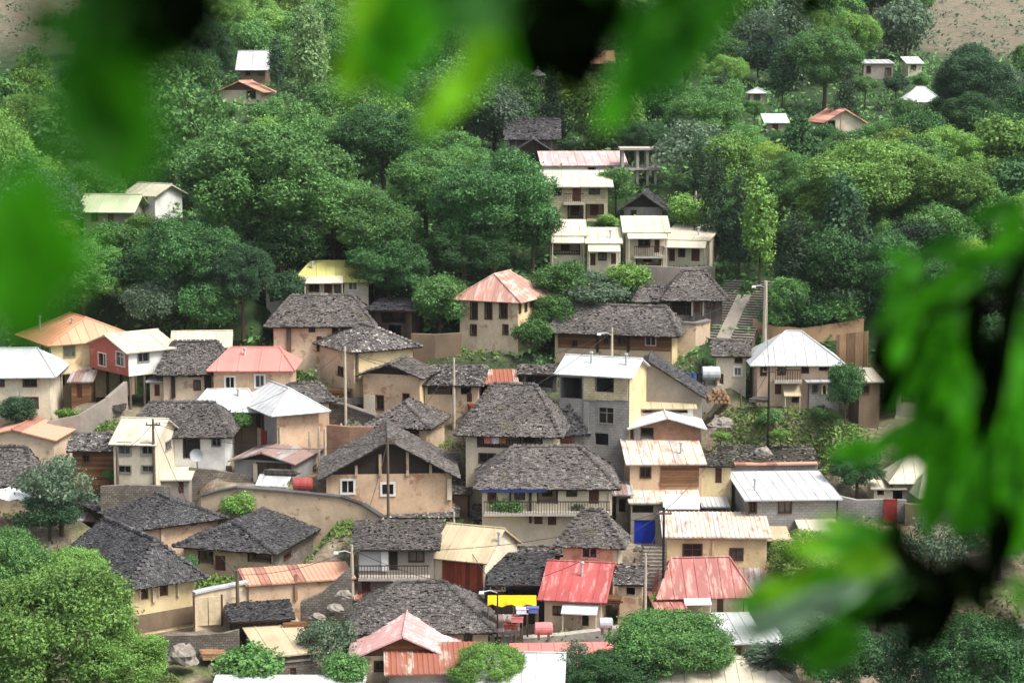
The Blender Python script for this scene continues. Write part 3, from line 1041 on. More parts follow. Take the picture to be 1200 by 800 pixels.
H("small lean-to with pale sheet roof left of the dark-beamed slate house", 176, 196, 446, 466, 4, D=3, roof=('shed', 438, 'flat', 'mgrey'), wall='pinkish', o=.3, name='shed', cat='shed', feats=[('d', 181, 450, 187, 464)], nick="the small pale lean-to")
H("dark tin-roofed shed squeezed behind the blue-eaved porch house", 722, 738, 578, 604, 0, D=3, roof=('shed', 570, 'rib', 'mpatch'), wall='plankgrey', o=.3, name='shed', cat='shed', feats=[('o', 725, 584, 733, 600)], nick="the squeezed tin shed")
H("tan brick store with broken tile roof right of the bright red-roofed house", 724, 752, 684, 724, -6, D=4, roof=('shed', 668, 'slate', SO), wall='tan', o=.3, name='storehouse', cat='storehouse', feats=[('g', 726, 700, 748, 722, 'orange'), ('o', 734, 688, 744, 697)], nick="the broken-roofed tan store", Y=137)
H("low red-roofed lean-to in front of the rust-red hip-roofed house", 772, 800, 712, 732, 6, D=3, roof=('shed', 698, 'seam', 'mredroof'), wall='beige', o=.3, name='shed', cat='shed', feats=[('d', 786, 716, 792, 730)], nick="the low red lean-to", Y=135.5)
# --- double white roofs
H("small white fan-shaped roof house left of the octagonal white roof", 230, 300, 477, 500, 3, D=7, roof=('hip', 456, 'seam', 'mwhite'), wall='muddy', o=.6, feats=[('o', 240, 480, 270, 492)], pipes=[(278, 462, 469)], nick="the fan-shaped white roof")
H("ochre house with dark slate back roof behind the tall white roof", 338, 386, 468, 512, 22, D=7, roof=('hip', 449, 'slate', 'slate'), wall='orange', o=.5, feats=[('w', 363, 477, 368, 487)], nick="the ochre slate-backed house")
H("tall white peaked roof house with ochre wall and red metal gate", 325, 374, 478, 532, 28, left=279, roof=('hip', 450, 'seam', 'mwhite'), wall='orange', wallL='grey', o=.75,
  feats=[('Lw', 299, 487, 309, 501), ('Lg', 283, 505, 313, 531, 'reddoor'), ('Lu', 304, 502, 307, 531, 'post'), ('u', 327, 500, 329, 528, 'post')], ridge=1.0, nick="the tall white-peaked house")
# --- unfinished block house and neighbours
H("tall unfinished concrete-block house with white sheet roof and black window holes", 655, 737, 440, 541, -20, right=758, roof=('gable', 418, 'seam', 'mwhite'), wall='block', wallR='yellow', o=.35,
  feats=[('o', 698, 443, 719, 459), ('g', 684, 441, 697, 468, 'blockcream'), ('g', 720, 441, 736, 468, 'blockcream'), ('g', 697, 460, 720, 468, 'blockcream'), ('o', 656, 443, 682, 466), ('w', 702, 478, 719, 495, 'greyframe'), ('o', 697, 508, 713, 521), ('g', 684, 470, 690, 538, 'grey')],
  pipes=[(686, 424, 436), (727, 423, 435)], nick="the unfinished block house")
H("plain grey-walled gable house with dark roof edge right of the unfinished house", 700, 822, 463, 505, -6, D=5, roof=('gablew', 424, 'slate', SD), wall='cement', o=.3, feats=[('w', 762, 452, 768, 462)], nick="the plain grey gable house")
H("narrow house with thick cream sheet canopy roof", 749, 812, 477, 512, 0, D=3, roof=('shed', 461, 'seam', 'mtan'), wall='white', o=.3, feats=[('o', 750, 479, 806, 484)], nick="the cream-canopied narrow house")
H("brick gable house under a shallow white roof with a dark doorway", 742, 820, 499, 541, 0, D=4, roof=('gablew', 488, 'seam', 'mwhite'), wall='brick', o=.5, feats=[('o', 751, 501, 766, 519), ('g', 743, 500, 750, 538, 'grey'), ('w', 821, 499, 826, 506)], nick="the brick gable house")
H("tan house with rust-stained white roof and brown planked bay", 738, 822, 542, 584, 2, D=6, roof=('shed', 508, 'seam', 'mruststain'), wall='orange', o=.35,
  feats=[('w', 751, 548, 762, 559), ('g', 774, 543, 819, 570, 'plankbrown'), ('w', 786, 548, 798, 559)], pipes=[(801, 536, 548)], nick="the tan house with rust-stained roof")
H("narrow shop house with split cream and white awning and blue double door", 739, 819, 588, 645, 0, D=4, roof=('shed', 575, 'seam', 'mruststain'), wall='cement', o=.2,
  feats=[('c', 776, 579, 819, 592, 'mwhite'), ('o', 741, 592, 766, 601), ('d', 743, 609, 768, 637, 'blue'), ('g', 778, 594, 818, 601, 'plankred')], nick="the blue-doored shop house", Y=149.5)
H("small yellow-ochre room beside the tan house with rust-stained roof", 822, 856, 545, 580, 0, D=3, roof=('shed', 536, 'slate', SM), wall='yellow', o=.3, feats=[('d', 838, 548, 846, 566)], name='outbuilding', nick="the yellow-ochre room")
H("long low turf-roofed stable with dark eaves on the grassy slope", 852, 955, 545, 562, 0, D=4, roof=('shed', 524, 'slate', SM), wall='tan', o=.4, name='stable', cat='stable', feats=[('P', 872, 547, 905, 556), ('g', 850, 541, 958, 544, 'redwall')], nick="the turf-roofed stable", Y=157)
H("grey block house with bright white single-slope roof on the right", 877, 979, 584, 636, 3, left=853, roof=('shed', 553, 'seam', 'mwhite'), wall='block', o=.4,
  feats=[('w', 913, 584, 927, 600), ('w', 878, 588, 886, 600)], pipes=[(891, 567, 580)], nick="the grey block house")
H("low cream house with rusty patchwork metal roof", 781, 898, 628, 676, -2, D=5, roof=('shed', 601, 'rib', 'mruststain'), wall='yellow', o=.35,
  feats=[('w', 801, 638, 822, 655), ('w', 856, 643, 870, 655), ('u', 834, 630, 837, 666, 'tan')], nick="the rusty patchwork-roofed house")
H("small cream gatehouse with flat top beside the rusty patchwork-roofed house", 894, 925, 632, 668, 0, D=3, roof=('shed', 627, 'flat', 'mtan'), wall='cream', o=.15, feats=[('d', 895, 634, 908, 664, 'darkwood')], nick="the cream gatehouse", name='gatehouse')
# --- left lower middle
H("small shack with broken slate and white sheet roof and plank wall", 86, 134, 526, 570, 0, D=5, roof=('gable', 508, 'slate', SO), wall='plankbrown', o=.4, name='shack', cat='shack', feats=[('w', 98, 533, 104, 541)], nick="the plank shack")
H("white-plastered house with huge dark slate roof on the left", 152, 264, 505, 548, 0, D=9, roof=('hip', 471, 'slate', 'slate'), wall='white', o=.7,
  feats=[('w', 216, 512, 233, 535, 'darkwood'), ('w', 249, 510, 258, 522, 'greyframe')], nick="the white house with huge slate roof")
H("cream house with cream sheet roof in front of the huge slate roof", 134, 181, 519, 566, -8, right=209, roof=('gable', 490, 'seam', 'mcream'), wall='cream', o=.3,
  feats=[('W', 140, 518, 152, 531, 'greyframe'), ('W', 167, 518, 178, 531, 'greyframe'), ('w', 139, 546, 153, 553, 'greyframe'), ('w', 167, 546, 180, 552, 'greyframe'), ('Rw', 194, 515, 200, 528, 'greyframe')], Y=151.6, nick="the cream sheet-roofed house")
H("long low beige house with thin brown roof edge at the left border", -30, 64, 514, 548, -6, D=5, roof=('gablew', 502, 'flat', 'mtile'), wall='beige', o=.3, feats=[('g', -20, 525, 20, 540, 'pinkish')], nick="the low beige border house")
H("beige house with dark slate hip roof and black porch at the left border", -28, 34, 558, 600, -4, D=6, roof=('hip', 523, 'slate', 'slate'), wall='beige', o=.6, feats=[('P', 4, 560, 26, 586)], nick="the black-porched slate house")
H("small flat-roofed cement outhouse below the cream sheet-roofed house", 181, 221, 561, 580, 2, D=3, roof=('shed', 552, 'flat', 'mcream'), wall='cement', o=.25, name='outhouse', cat='outhouse', feats=[('d', 209, 564, 215, 578)], nick="the cement outhouse")
H("grey timber ruin with low gable and rusty white sheet roof", 275, 343, 541, 566, -14, right=384, roof=('gablew', 529, 'rib', 'mpatch'), wall='grey', o=.4,
  feats=[('g', 301, 543, 341, 561, 'plankdark'), ('Rw', 367, 543, 374, 551), ('u', 298, 543, 302, 564, 'post'), ('c', 305, 556, 350, 565, 'mwhite')], nick="the grey timber ruin", cap='darkwood')
H("small orange house with grey slate hip roof and two dark windows", 437, 500, 497, 534, -14, right=521, roof=('hip', 469, 'slate', SB), wall='orange', wallR='tan', o=.5,
  feats=[('w', 447, 503, 457, 517, 'darkwood'), ('w', 475, 501, 490, 515)], ridge=0.85, nick="the small orange slate house")
H("big central house with grey slate hip roof and deep timber balcony", 546, 648, 499, 570, -8, D=7, roof=('hip', 450, 'slate', SB), wall='cream', o=.8,
  feats=[('p', 559, 501, 636, 524, 'plankdark'), ('w', 562, 532, 580, 541), ('d', 600, 540, 610, 560)], ridge=0.7, nick="the big central balcony house")
H("small house wing with dark slate roof and red railing beside unfinished house", 651, 684, 498, 546, 0, D=5, roof=('hip', 462, 'slate', SD), wall='pinkish', o=.5, feats=[('p', 652, 500, 680, 520, 'reddoor')], nick="the red-railed wing", Y=159)
H("wide orange-brown house with broad slate gable and white-framed windows", 383, 530, 556, 610, 4, D=7, roof=('gablew', 515, 'slate', SB), wall='orange', o=.6,
  feats=[('u', 416, 545, 419, 557, 'tan'), ('u', 444, 532, 447, 557, 'tan'), ('u', 476, 528, 479, 557, 'tan'), ('u', 503, 542, 506, 557, 'tan'), ('g', 400, 551, 512, 554, 'polewood'), ('W', 401, 563, 414, 577), ('W', 448, 567, 461, 579), ('u', 524, 560, 530, 585, 'cream')], nick="the wide orange gable house", cap='darkwood')  # flat dark gable sheet paints in the shade of an open loft
H("porched house with broad grey slate hip roof and blue eave strip", 565, 717, 566, 622, 0, D=7, roof=('hip', 523, 'slate', SB), wall='cream', o=.6,
  feats=[('f', 563, 560, 640, 568, 'bluefascia'), ('P', 629, 569, 654, 590), ('d', 571, 571, 582, 590), ('w', 604, 571, 614, 584), ('w', 665, 569, 675, 580), ('d', 690, 572, 702, 590), ('s', 567, 585, 714, 598), ('u', 597, 568, 599, 590, 'darkwood'), ('u', 620, 568, 623, 612, 'darkwood'),
         ('u', 681, 568, 683, 592, 'darkwood'), ('u', 713, 566, 718, 596, 'cream'), ('d', 642, 600, 652, 615), ('d', 626, 600, 636, 614)], ridge=0.7, nick="the blue-eaved porch house")
# --- lower left
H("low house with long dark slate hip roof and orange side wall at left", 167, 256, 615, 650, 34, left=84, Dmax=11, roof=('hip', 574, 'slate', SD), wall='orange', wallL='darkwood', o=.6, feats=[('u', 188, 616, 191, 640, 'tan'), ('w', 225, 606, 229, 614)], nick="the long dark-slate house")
H("open shed with torn rust and tin sheets on its roof", 76, 152, 608, 628, 0, D=5, roof=('shed', 578, 'rib', 'mpatch'), wall='plankgrey', o=.3, name='shed', cat='shed', feats=[('o', 90, 611, 130, 622)], nick="the torn tin-roofed shed", Y=152.5)
H("house with dark slate hip roof black porch and stone side wall", 216, 320, 643, 680, -17, right=372, roof=('hip', 604, 'slate', SD), wall='tan', wallR='rubblestone', o=.6,
  feats=[('P', 290, 645, 318, 658), ('d', 252, 651, 264, 668), ('P', 232, 646, 250, 660), ('Rw', 333, 647, 340, 655)], nick="the black-porched dark-slate house")
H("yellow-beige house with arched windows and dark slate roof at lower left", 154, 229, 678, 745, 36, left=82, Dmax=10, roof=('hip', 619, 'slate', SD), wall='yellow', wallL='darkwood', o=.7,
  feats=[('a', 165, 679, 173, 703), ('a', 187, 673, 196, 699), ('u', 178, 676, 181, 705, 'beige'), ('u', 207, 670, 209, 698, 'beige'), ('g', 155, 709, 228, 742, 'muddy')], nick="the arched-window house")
H("long orange wall building with narrow red tile-sheet roof", 292, 413, 684, 722, 16, D=3.2, roof=('shed', 667, 'rib', 'mtile'), wall='orange', o=.25, feats=[('u', 345, 672, 348, 702, 'brick'), ('g', 293, 703, 412, 712, 'brick')], nick="the long red tile-roofed wall building", name='outbuilding')
H("grey house with shaggy slate roof green planter boxes and corrugated panel", 420, 508, 641, 696, 0, D=5, roof=('shed', 612, 'slate', SB), wall='cement', o=.5,
  feats=[('g', 421, 643, 447, 668, 'mgrey'), ('d', 456, 643, 466, 668, 'darkwood'), ('w', 480, 646, 496, 657), ('s', 421, 664, 504, 673), ('d', 424, 675, 434, 694), ('u', 447, 643, 455, 668, 'white')], nick="the planter-box house")
H("small attic house with dark timber band under a hipped slate roof", 447, 530, 600, 622, 0, D=5, roof=('hip', 572, 'slate', SO), wall='plankdark', o=.5, feats=[('u', 515, 601, 519, 613, 'post'), ('w', 460, 603, 470, 610)], ridge=0.9, nick="the dark timber attic house", Y=150.5)
H("house with tan sheet roof and red-brown timber front", 508, 568, 656, 704, -22, right=606, roof=('gable', 616, 'seam', 'mtan'), wall='cream', o=.3,
  feats=[('g', 519, 658, 566, 688, 'plankred'), ('w', 534, 664, 538, 674), ('w', 543, 664, 547, 674), ('w', 552, 664, 556, 674), ('d', 553, 692, 560, 702)], pipes=[(573, 622, 632)], nick="the tan-roofed timber-front house")
H("upper of two stacked grey slate roofs behind the red-roofed house", 596, 656, 648, 664, 0, D=5, roof=('shed', 612, 'slate', 'slateold'), wall='darkwood', o=.4, nick="the upper stacked slate roof", Y=147.5, feats=[('o', 646, 650, 654, 660)])
H("lower of two stacked dark slate roofs above the yellow awning", 579, 645, 683, 716, 0, D=5, roof=('shed', 650, 'slate', SD), wall='darkwood', o=.4, nick="the lower stacked slate roof", feats=[('o', 590, 690, 630, 710)])
H("small orange pavilion house with pyramid slate roof and pink-framed window", 660, 724, 629, 674, -10, right=729, roof=('hip', 593, 'slate', SB), wall='orange', wallR='cream', o=.6,
  feats=[('W', 683, 636, 699, 652, 'pinkframe'), ('u', 718, 631, 725, 662, 'cream')], ridge=1.0, nick="the orange pyramid-roofed house", name='pavilion', cat='house')
H("house with bright red sheet roof and small white door awning", 638, 704, 701, 740, -10, right=722, roof=('gable', 658, 'seam', 'mred'), wall='beige', o=.45,
  feats=[('w', 649, 711, 657, 719), ('c', 660, 706, 702, 713, 'mwhite'), ('d', 682, 714, 690, 733, 'darkwood'), ('d', 664, 716, 674, 734, 'creamdoor')], pipes=[(676, 668, 684)], nick="the bright red-roofed house")
H("house with wide rust-red hip roof and cream sheet strips at lower right", 776, 876, 693, 726, 4, D=4.5, roof=('hip', 653, 'seam', 'mredroof'), wall='beige', o=.5,
  feats=[('c', 800, 695, 831, 703, 'whitetarp'), ('w', 785, 700, 793, 708), ('d', 840, 700, 848, 718)], nick="the rust-red hip-roofed house")
H("lean-to shed roofed with crumpled grey tin sheets beside the rust-red roof", 866, 912, 700, 724, -4, D=6, roof=('shed', 660, 'rib', 'mpatch'), wall='plankgrey', o=.3, name='shed', cat='shed', feats=[('o', 872, 704, 890, 718)], nick="the crumpled tin shed")
H("narrow brown house squeezed between the planter-box house and the tan-roofed house", 560, 590, 606, 630, 0, D=4, roof=('gable', 592, 'slate', SB), wall='plankgrey', o=.4, nick="the squeezed brown house", feats=[('w', 566, 610, 572, 618), ('u', 583, 607, 586, 626, 'post')], Y=151.8)
H("small slate-roofed kitchen hut right of the wide orange gable house", 520, 548, 578, 598, -4, D=4, roof=('shed', 562, 'slate', SO), wall='muddy', o=.35, name='hut', cat='hut', nick="the slate kitchen hut", feats=[('d', 526, 582, 532, 596)], Y=153.5)
H("rusty sheet shed behind the broad sagging slate roof", 420, 452, 700, 722, 5, D=3, roof=('shed', 690, 'rib', 'mrust'), wall='plankgrey', o=.3, name='shed', cat='shed', nick="the rusty back shed", feats=[('o', 428, 704, 436, 716)], Y=139.2)
H("low cement house with patchy tin roof right of the broad sagging slate roof", 574, 604, 742, 766, 0, D=3.5, roof=('shed', 728, 'rib', 'mpatch'), wall='cement', o=.3, nick="the patchy tin-roofed cement house", feats=[('d', 580, 746, 587, 762)], Y=133.8)
H("small grey house with tin roof on the slope left of the grey block house", 826, 850, 592, 620, 0, D=3, roof=('shed', 580, 'rib', 'mgrey'), wall='rubblestone', o=.3, nick="the small tin-roofed stone house", feats=[('d', 834, 600, 840, 616)], Y=151)
H("weathered white sheet-roofed shed right of the crumpled tin shed", 916, 944, 712, 740, 5, D=4, roof=('shed', 694, 'rib', 'mwhite'), wall='plankgrey', o=.3, name='shed', cat='shed', nick="the weathered white shed", feats=[('o', 922, 716, 930, 730)])
# --- bottom
H("low house under a broad sagging dark slate roof near the bottom", 416, 572, 735, 764, 3, D=9, roof=('hip', 682, 'slate', 'slate'), wall='tan', o=.6, feats=[('w', 545, 742, 552, 750)], nick="the broad sagging slate roof", ridge=.8)
H("small black timber hut with stone side above the tan-roofed stone shed", 274, 341, 727, 756, 12, D=3.5, roof=('shed', 716, 'slate', SD), wall='plankdark', o=.3, name='hut', cat='hut', feats=[('w', 315, 737, 322, 745), ('g', 334, 731, 340, 752, 'rubblestone')], nick="the black timber hut")
H("stone shed with tan sheet roof at lower left", 310, 372, 768, 806, 18, D=5.5, roof=('shed', 747, 'flat', 'mtan'), wall='rubblestone', o=.25, name='shed', cat='shed', feats=[('d', 340, 782, 347, 800), ('g', 311, 770, 371, 778, 'cement')], left=286, nick="the tan-roofed stone shed")
H("house with pink gable roof of two faded slopes at bottom centre", 415, 530, 768, 800, 0, D=7, roof=('gablew', 743, 'seam', 'mpinkfade'), wall='beige', o=.5, nick="the pink gable roof", feats=[('w', 440, 775, 450, 785)], cap='plankbrown')
H("shed with white and rust-striped corrugated roof below the pink gable roof", 456, 556, 788, 830, 4, D=5, roof=('shed', 754, 'rib', 'mrust'), wall='cement', o=.3, name='shed', cat='shed', nick="the rust-striped shed", feats=[('d', 480, 800, 490, 828)])
H("building with large plain white roof at the bottom edge", 546, 654, 812, 850, -3, D=8, roof=('gable', 764, 'seam', 'mwhite'), wall='cement', o=.4, nick="the large white bottom roof", feats=[('w', 500, 825, 515, 838)])
H("lower building with white sheet roof left of the large white bottom roof", 470, 544, 818, 850, 0, D=5, roof=('shed', 788, 'seam', 'mwhite'), wall='cement', o=.3, nick="the lower white bottom roof", feats=[('w', 490, 828, 500, 838)])
H("long low building with salmon-pink sheet roof and grey ridge at the bottom", 606, 732, 780, 806, 3, D=4, roof=('shed', 754, 'seam', 'mpink'), wall='cement', o=.3, nick="the long salmon-pink roof", feats=[('w', 690, 785, 700, 795)])
H("flat white roof at the very bottom left of centre", 250, 420, 815, 850, 0, D=3.2, roof=('shed', 797, 'seam', 'mwhite'), wall='cement', o=.3, nick="the flat white bottom roof", feats=[('w', 300, 820, 315, 835)])
H("building with wide cream sheet hip roof at the bottom right of centre", 742, 935, 812, 850, 0, D=9, roof=('hip', 772, 'seam', 'mcream'), wall='cream', o=.5, nick="the wide cream bottom roof", feats=[('w', 800, 825, 815, 838)])
H("small building with white roof and orange end strip behind the pale leaves", 852, 892, 752, 784, 4, D=6, roof=('shed', 722, 'seam', 'mwhite'), wall='muddy', o=.3, nick="the white-and-orange-strip roof", feats=[('w', 860, 758, 868, 768)])
H("small shed with striped white corrugated roof near the lower right leaves", 896, 928, 765, 790, 8, D=5, roof=('shed', 740, 'rib', 'mwhite'), wall='plankgrey', o=.3, name='shed', cat='shed', nick="the striped white shed roof", feats=[('o', 902, 768, 908, 780), ('o', 914, 768, 920, 780)])
# --- right side behind the leaves
H("cream hip-roofed house on the right behind the branches", 1046, 1100, 560, 590, 0, D=6, roof=('hip', 531, 'seam', 'mcream'), wall='cement', o=.4, ridge=0.9, nick="the cream hip-roofed right house", feats=[('w', 1070, 564, 1078, 574)], left=1036)
H("small flat cream-roofed room left of the cream hip-roofed right house", 1024, 1057, 571, 590, 0, D=3, roof=('shed', 561, 'flat', 'mcream'), wall='cream', o=.3, nick="the flat cream right room", feats=[('o', 1028, 573, 1036, 580)], name='outbuilding')
H("half-hidden cream roofed house at the right below the cream hip roof", 1080, 1125, 577, 610, 6, D=5, roof=('hip', 553, 'seam', 'mcream'), wall='cement', o=.4, nick="the half-hidden cream house", feats=[('w', 1090, 582, 1098, 592)])
H("two-storey house with white-edged shed roof half hidden by dark leaves", 1050, 1098, 438, 488, -10, D=5, roof=('shed', 427, 'seam', 'mwhite'), wall='cement', o=.5, nick="the white-edged leaf-hidden house", feats=[('w', 1062, 442, 1072, 452), ('P', 1056, 456, 1075, 472)])
H("narrow cream-edged house between bushes right of the grey stone annex", 1006, 1030, 446, 500, 0, D=5, roof=('shed', 438, 'seam', 'mcream'), wall='muddy', o=.3, nick="the narrow bush-side house", feats=[('w', 1012, 452, 1018, 460)])
H("low cream slab-roofed store below the grey block house", 940, 982, 622, 640, 0, D=3, roof=('shed', 614, 'flat', 'mcream'), wall='cream', o=.2, nick="the low cream store", Y=144.5, name='storehouse', feats=[('d', 955, 626, 962, 638)])
H("cream flat-topped store in front of the low cream store", 926, 952, 648, 672, 0, D=3, roof=('shed', 632, 'flat', 'mcream'), wall='cream', o=.2, nick="the cream flat-topped store", name='storehouse', feats=[('d', 934, 652, 941, 668)])
H("white slatted roof house at the right bottom corner below the leaves", 1172, 1240, 770, 800, 10, D=6, roof=('shed', 738, 'rib', 'mwhite'), wall='cement', o=.4, nick="the slatted white corner roof", feats=[('w', 1185, 776, 1195, 788)])


# ------------------------------------------------------------------ ground
def axis(*segs):
    out = []
    for a, b, st in segs:
        out += list(np.arange(a, b, st))
    out.append(segs[-1][1])
    return np.array(out)


gx = axis((-440, -120, 40), (-120, -62, 2.5), (-62, 62, .8), (62, 120, 2.5), (120, 440, 40))
gy = axis((-80, 100, 9), (100, 122, 2), (122, 205, .8), (205, 330, 2.5), (330, 600, 6), (600, 650, 25))
XX, YY = np.meshgrid(gx, gy)


def wave(x, y):
    return (np.sin(x * .11 + y * .05 + 1.3) + np.sin(x * .043 - y * .09 + .4) * 1.3 + np.sin(x * .021 + 2) * 1.2)


ZZ = prof(YY) + (wave(XX, YY) - 2.2) * np.clip((YY - 195) / 60, 0, 1) * .6
ZZ += .25 * np.sin(XX * .9 + YY * .6) * np.sin(XX * .37 - YY * .8) * (YY > 110)
for (A, u, v, W, D, z) in sorted(PADS, key=lambda p: -p[0].y):
    la = (XX - A.x) * u.x + (YY - A.y) * u.y
    lb = (XX - A.x) * v.x + (YY - A.y) * v.y
    dx = np.maximum(np.maximum(-la, la - W), 0)
    dy = np.maximum(np.maximum(-lb - .5, lb - D), 0)
    dist = np.sqrt(dx * dx + dy * dy)
    wgt = np.clip(1 - dist / (2.2 if A.y < 200 else 4.5), 0, 1)
    wgt = wgt * wgt * (3 - 2 * wgt)
    ZZ = ZZ * (1 - wgt) + (z - .12) * wgt


def ground(x, y):
    i = int(np.clip(np.searchsorted(gx, x) - 1, 0, len(gx) - 2))
    j = int(np.clip(np.searchsorted(gy, y) - 1, 0, len(gy) - 2))
    tx = min(max((x - gx[i]) / (gx[i + 1] - gx[i]), 0), 1)
    ty = min(max((y - gy[j]) / (gy[j + 1] - gy[j]), 0), 1)
    return float((ZZ[j, i] * (1 - tx) + ZZ[j, i + 1] * tx) * (1 - ty) + (ZZ[j + 1, i] * (1 - tx) + ZZ[j + 1, i + 1] * tx) * ty)


nx, ny = len(gx), len(gy)
gv = np.stack([XX.ravel(), YY.ravel(), ZZ.ravel()], 1)
jj, ii = np.meshgrid(np.arange(ny - 1), np.arange(nx - 1), indexing='ij')
a = (jj * nx + ii).ravel()
gf = np.stack([a, a + 1, a + 1 + nx, a + nx], 1)


def np_mesh(name, verts, faces, mats, smooth=False):
    me = bpy.data.meshes.new(name)
    n, fsz = len(faces), faces.shape[1]
    me.vertices.add(len(verts))
    me.vertices.foreach_set('co', np.asarray(verts, np.float32).ravel())
    me.loops.add(n * fsz)
    me.loops.foreach_set('vertex_index', np.asarray(faces, np.int32).ravel())
    me.polygons.add(n)
    me.polygons.foreach_set('loop_start', np.arange(0, n * fsz, fsz, dtype=np.int32))
    me.polygons.foreach_set('loop_total', np.full(n, fsz, np.int32))
    if smooth:
        me.polygons.foreach_set('use_smooth', np.ones(n, bool))
    for m in mats:
        me.materials.append(MATS[m] if isinstance(m, str) else m)
    me.update(calc_edges=True)
    return me


# what covers the ground where: r = bare village earth, g = dry hill grass
kx = 600 + F * gv[:, 0] / (gv[:, 1] * CA - gv[:, 2] * SA + 1e-3)
vill = np.clip((172 - gv[:, 1]) / 10, 0, 1) * np.clip((gv[:, 1] - 118) / 6, 0, 1)
dryl = np.clip((gv[:, 1] - 285) / 25, 0, 1) * np.clip((-gv[:, 0] - 48) / 14, 0, 1)
dryr = np.clip((gv[:, 1] - 292) / 14, 0, 1) * np.clip((gv[:, 0] - 56) / 8, 0, 1)
dry = np.clip(dryl + dryr, 0, 1)
gme = np_mesh('ground', gv, gf, [], True)
ca = gme.color_attributes.new('cover', 'FLOAT_COLOR', 'POINT')
ca.data.foreach_set('color', np.stack([vill, dry, dry * 0, np.ones(len(gv))], 1).astype(np.float32).ravel())
k = N('soil')
at = k.n("Attribute", attribute_name='cover')
sx = k.n("SeparateColor")
k.l(at.outputs['Color'], sx.inputs[0])
v = k.coords(rnd=False)
n1, n2, n3 = k.noise(v, .12, 6, .65), k.noise(v, .8, 5, .65), k.noise(v, 3.5, 4, .6)
green = k.ramp(n2, [(.3, (.012, .030, .010)), (.55, (.030, .060, .018)), (.8, (.075, .09, .032))])
earth = k.ramp(n2, [(.28, (.10, .075, .05)), (.5, (.20, .155, .11)), (.72, (.30, .25, .19))])
dryc = k.ramp(n2, [(.3, (.085, .085, .045)), (.5, (.16, .135, .09)), (.75, (.21, .175, .13))])
gm = k.ramp(n1, [(.52, G3(0)), (.62, G3(1))])
ev = k.cmix(gm, earth, k.ramp(n2, [(.3, (.04, .07, .02)), (.7, (.13, .15, .05))]))
col = k.cmix(sx.outputs[0], green, ev)
col = k.cmix(sx.outputs[1], col, dryc)
col = k.cmix(1.0, col, k.ramp(n3, [(.3, G3(.65)), (.7, G3(1.15))]), 'MULTIPLY')
k.bump(n3, .8, .15)
gme.materials.append(k.done(col, .95))
go = bpy.data.objects.new('ground', gme)
COL.objects.link(go)
tag(go, 'terraced hillside of brown earth and green growth falling to the valley', 'ground', kind='structure')


# ------------------------------------------------------------------ garden walls, retaining walls, fences
def at(px, py, Y=None):
    """point of the place seen at a picture position, on the slope or at depth Y"""
    Y = Y or Y_of(py)
    Z = z_at(Y, py)
    return Vector((x_at(px, Y, Z), Y, Z))


def wallrun(label, pts, mat, cat='wall', name='garden_wall', th=.4, coping=None, Y=None, nick=None):
    """pts: (px, py_top, py_foot) along the wall"""
    mb, cb = MB(), MB()
    P = []
    for px, pt, pb in pts:
        g = at(px, pb, Y)
        P.append((g, z_at(g.y, pt)))
    root = empty(name, P[0][0])
    tag(root, label, cat)
    o = P[0][0]
    for (g0, t0), (g1, t1) in zip(P, P[1:]):
        d = Vector((g1.x - g0.x, g1.y - g0.y, 0)).normalized()
        nv = Vector((-d.y, d.x, 0)) * th
        b = [Vector((p.x, p.y, z)) - o for p, z in ((g0, g0.z - 2.5), (g1, g1.z - 2.5))]
        t = [Vector((p.x, p.y, z)) - o for p, z in ((g0, t0), (g1, t1))]
        mb.hexa([b[0], b[1], b[1] + nv, b[0] + nv], [t[0], t[1], t[1] + nv, t[0] + nv])
        if coping:
            e = nv.normalized() * .14
            up = Vector((0, 0, .13))
            lo = Vector((0, 0, .004))
            cb.hexa([t[0] - e + lo, t[1] - e + lo, t[1] + nv + e + lo, t[0] + nv + e + lo], [t[0] - e + up, t[1] - e + up, t[1] + nv + e + up, t[0] + nv + e + up])
    mb.build('wall', mat, root)
    if coping:
        cb.build('coping', coping, root)
    m = pts[len(pts) // 2]
    LAND.append((m[0], (m[1] + m[2]) / 2, nick or label))
    return root


wallrun("long curved yellow plaster wall with dark coping sloping down behind weeds", [(236, 582, 606), (258, 576, 608), (278, 572, 610), (330, 576, 613), (400, 583, 617), (425, 592, 618), (448, 607, 622)], 'tan', coping='slatedark', nick="the curved yellow garden wall")
wallrun("pale cement wall climbing below the raised red-walled house", [(56, 494, 510), (95, 486, 506), (128, 466, 494), (150, 447, 478)], 'cement', name='retaining_wall', nick="the climbing cement wall")
wallrun("dark rubble terrace wall behind the curved yellow garden wall", [(222, 548, 582), (262, 552, 580), (300, 560, 580), (350, 566, 584)], 'rubblestone', name='retaining_wall', nick="the dark rubble terrace wall", Y=155.5)
wallrun("orange earth wall running right behind the silver hip-roofed house", [(882, 374, 392), (905, 382, 397), (940, 385, 402), (985, 378, 398), (1012, 373, 396)], 'adobe', name='earth_wall', nick="the orange earth wall")
wallrun("dull tan plank fence standing right of the silver hip-roofed house", [(980, 392, 428), (996, 390, 432), (1016, 388, 438)], 'plankorange', cat='fence', name='plank_fence', th=.12, nick="the tan plank fence")
wallrun("cream gate wall with grey metal coping left of the red tile-roofed building", [(229, 696, 738), (250, 691, 732), (272, 687, 726), (292, 683, 720)], 'beige', coping='mgrey', name='gate_wall', nick="the cream gate wall")
wallrun("grey rough retaining wall below the arched-window house", [(182, 745, 790), (230, 744, 786), (262, 742, 778), (280, 738, 770)], 'rubblestone', name='retaining_wall', nick="the grey retaining wall", Y=132)
wallrun("grey block courtyard wall right of the white single-slope roof", [(982, 581, 606), (1004, 586, 609), (1036, 585, 612), (1062, 586, 612)], 'block', name='courtyard_wall', nick="the block courtyard wall")
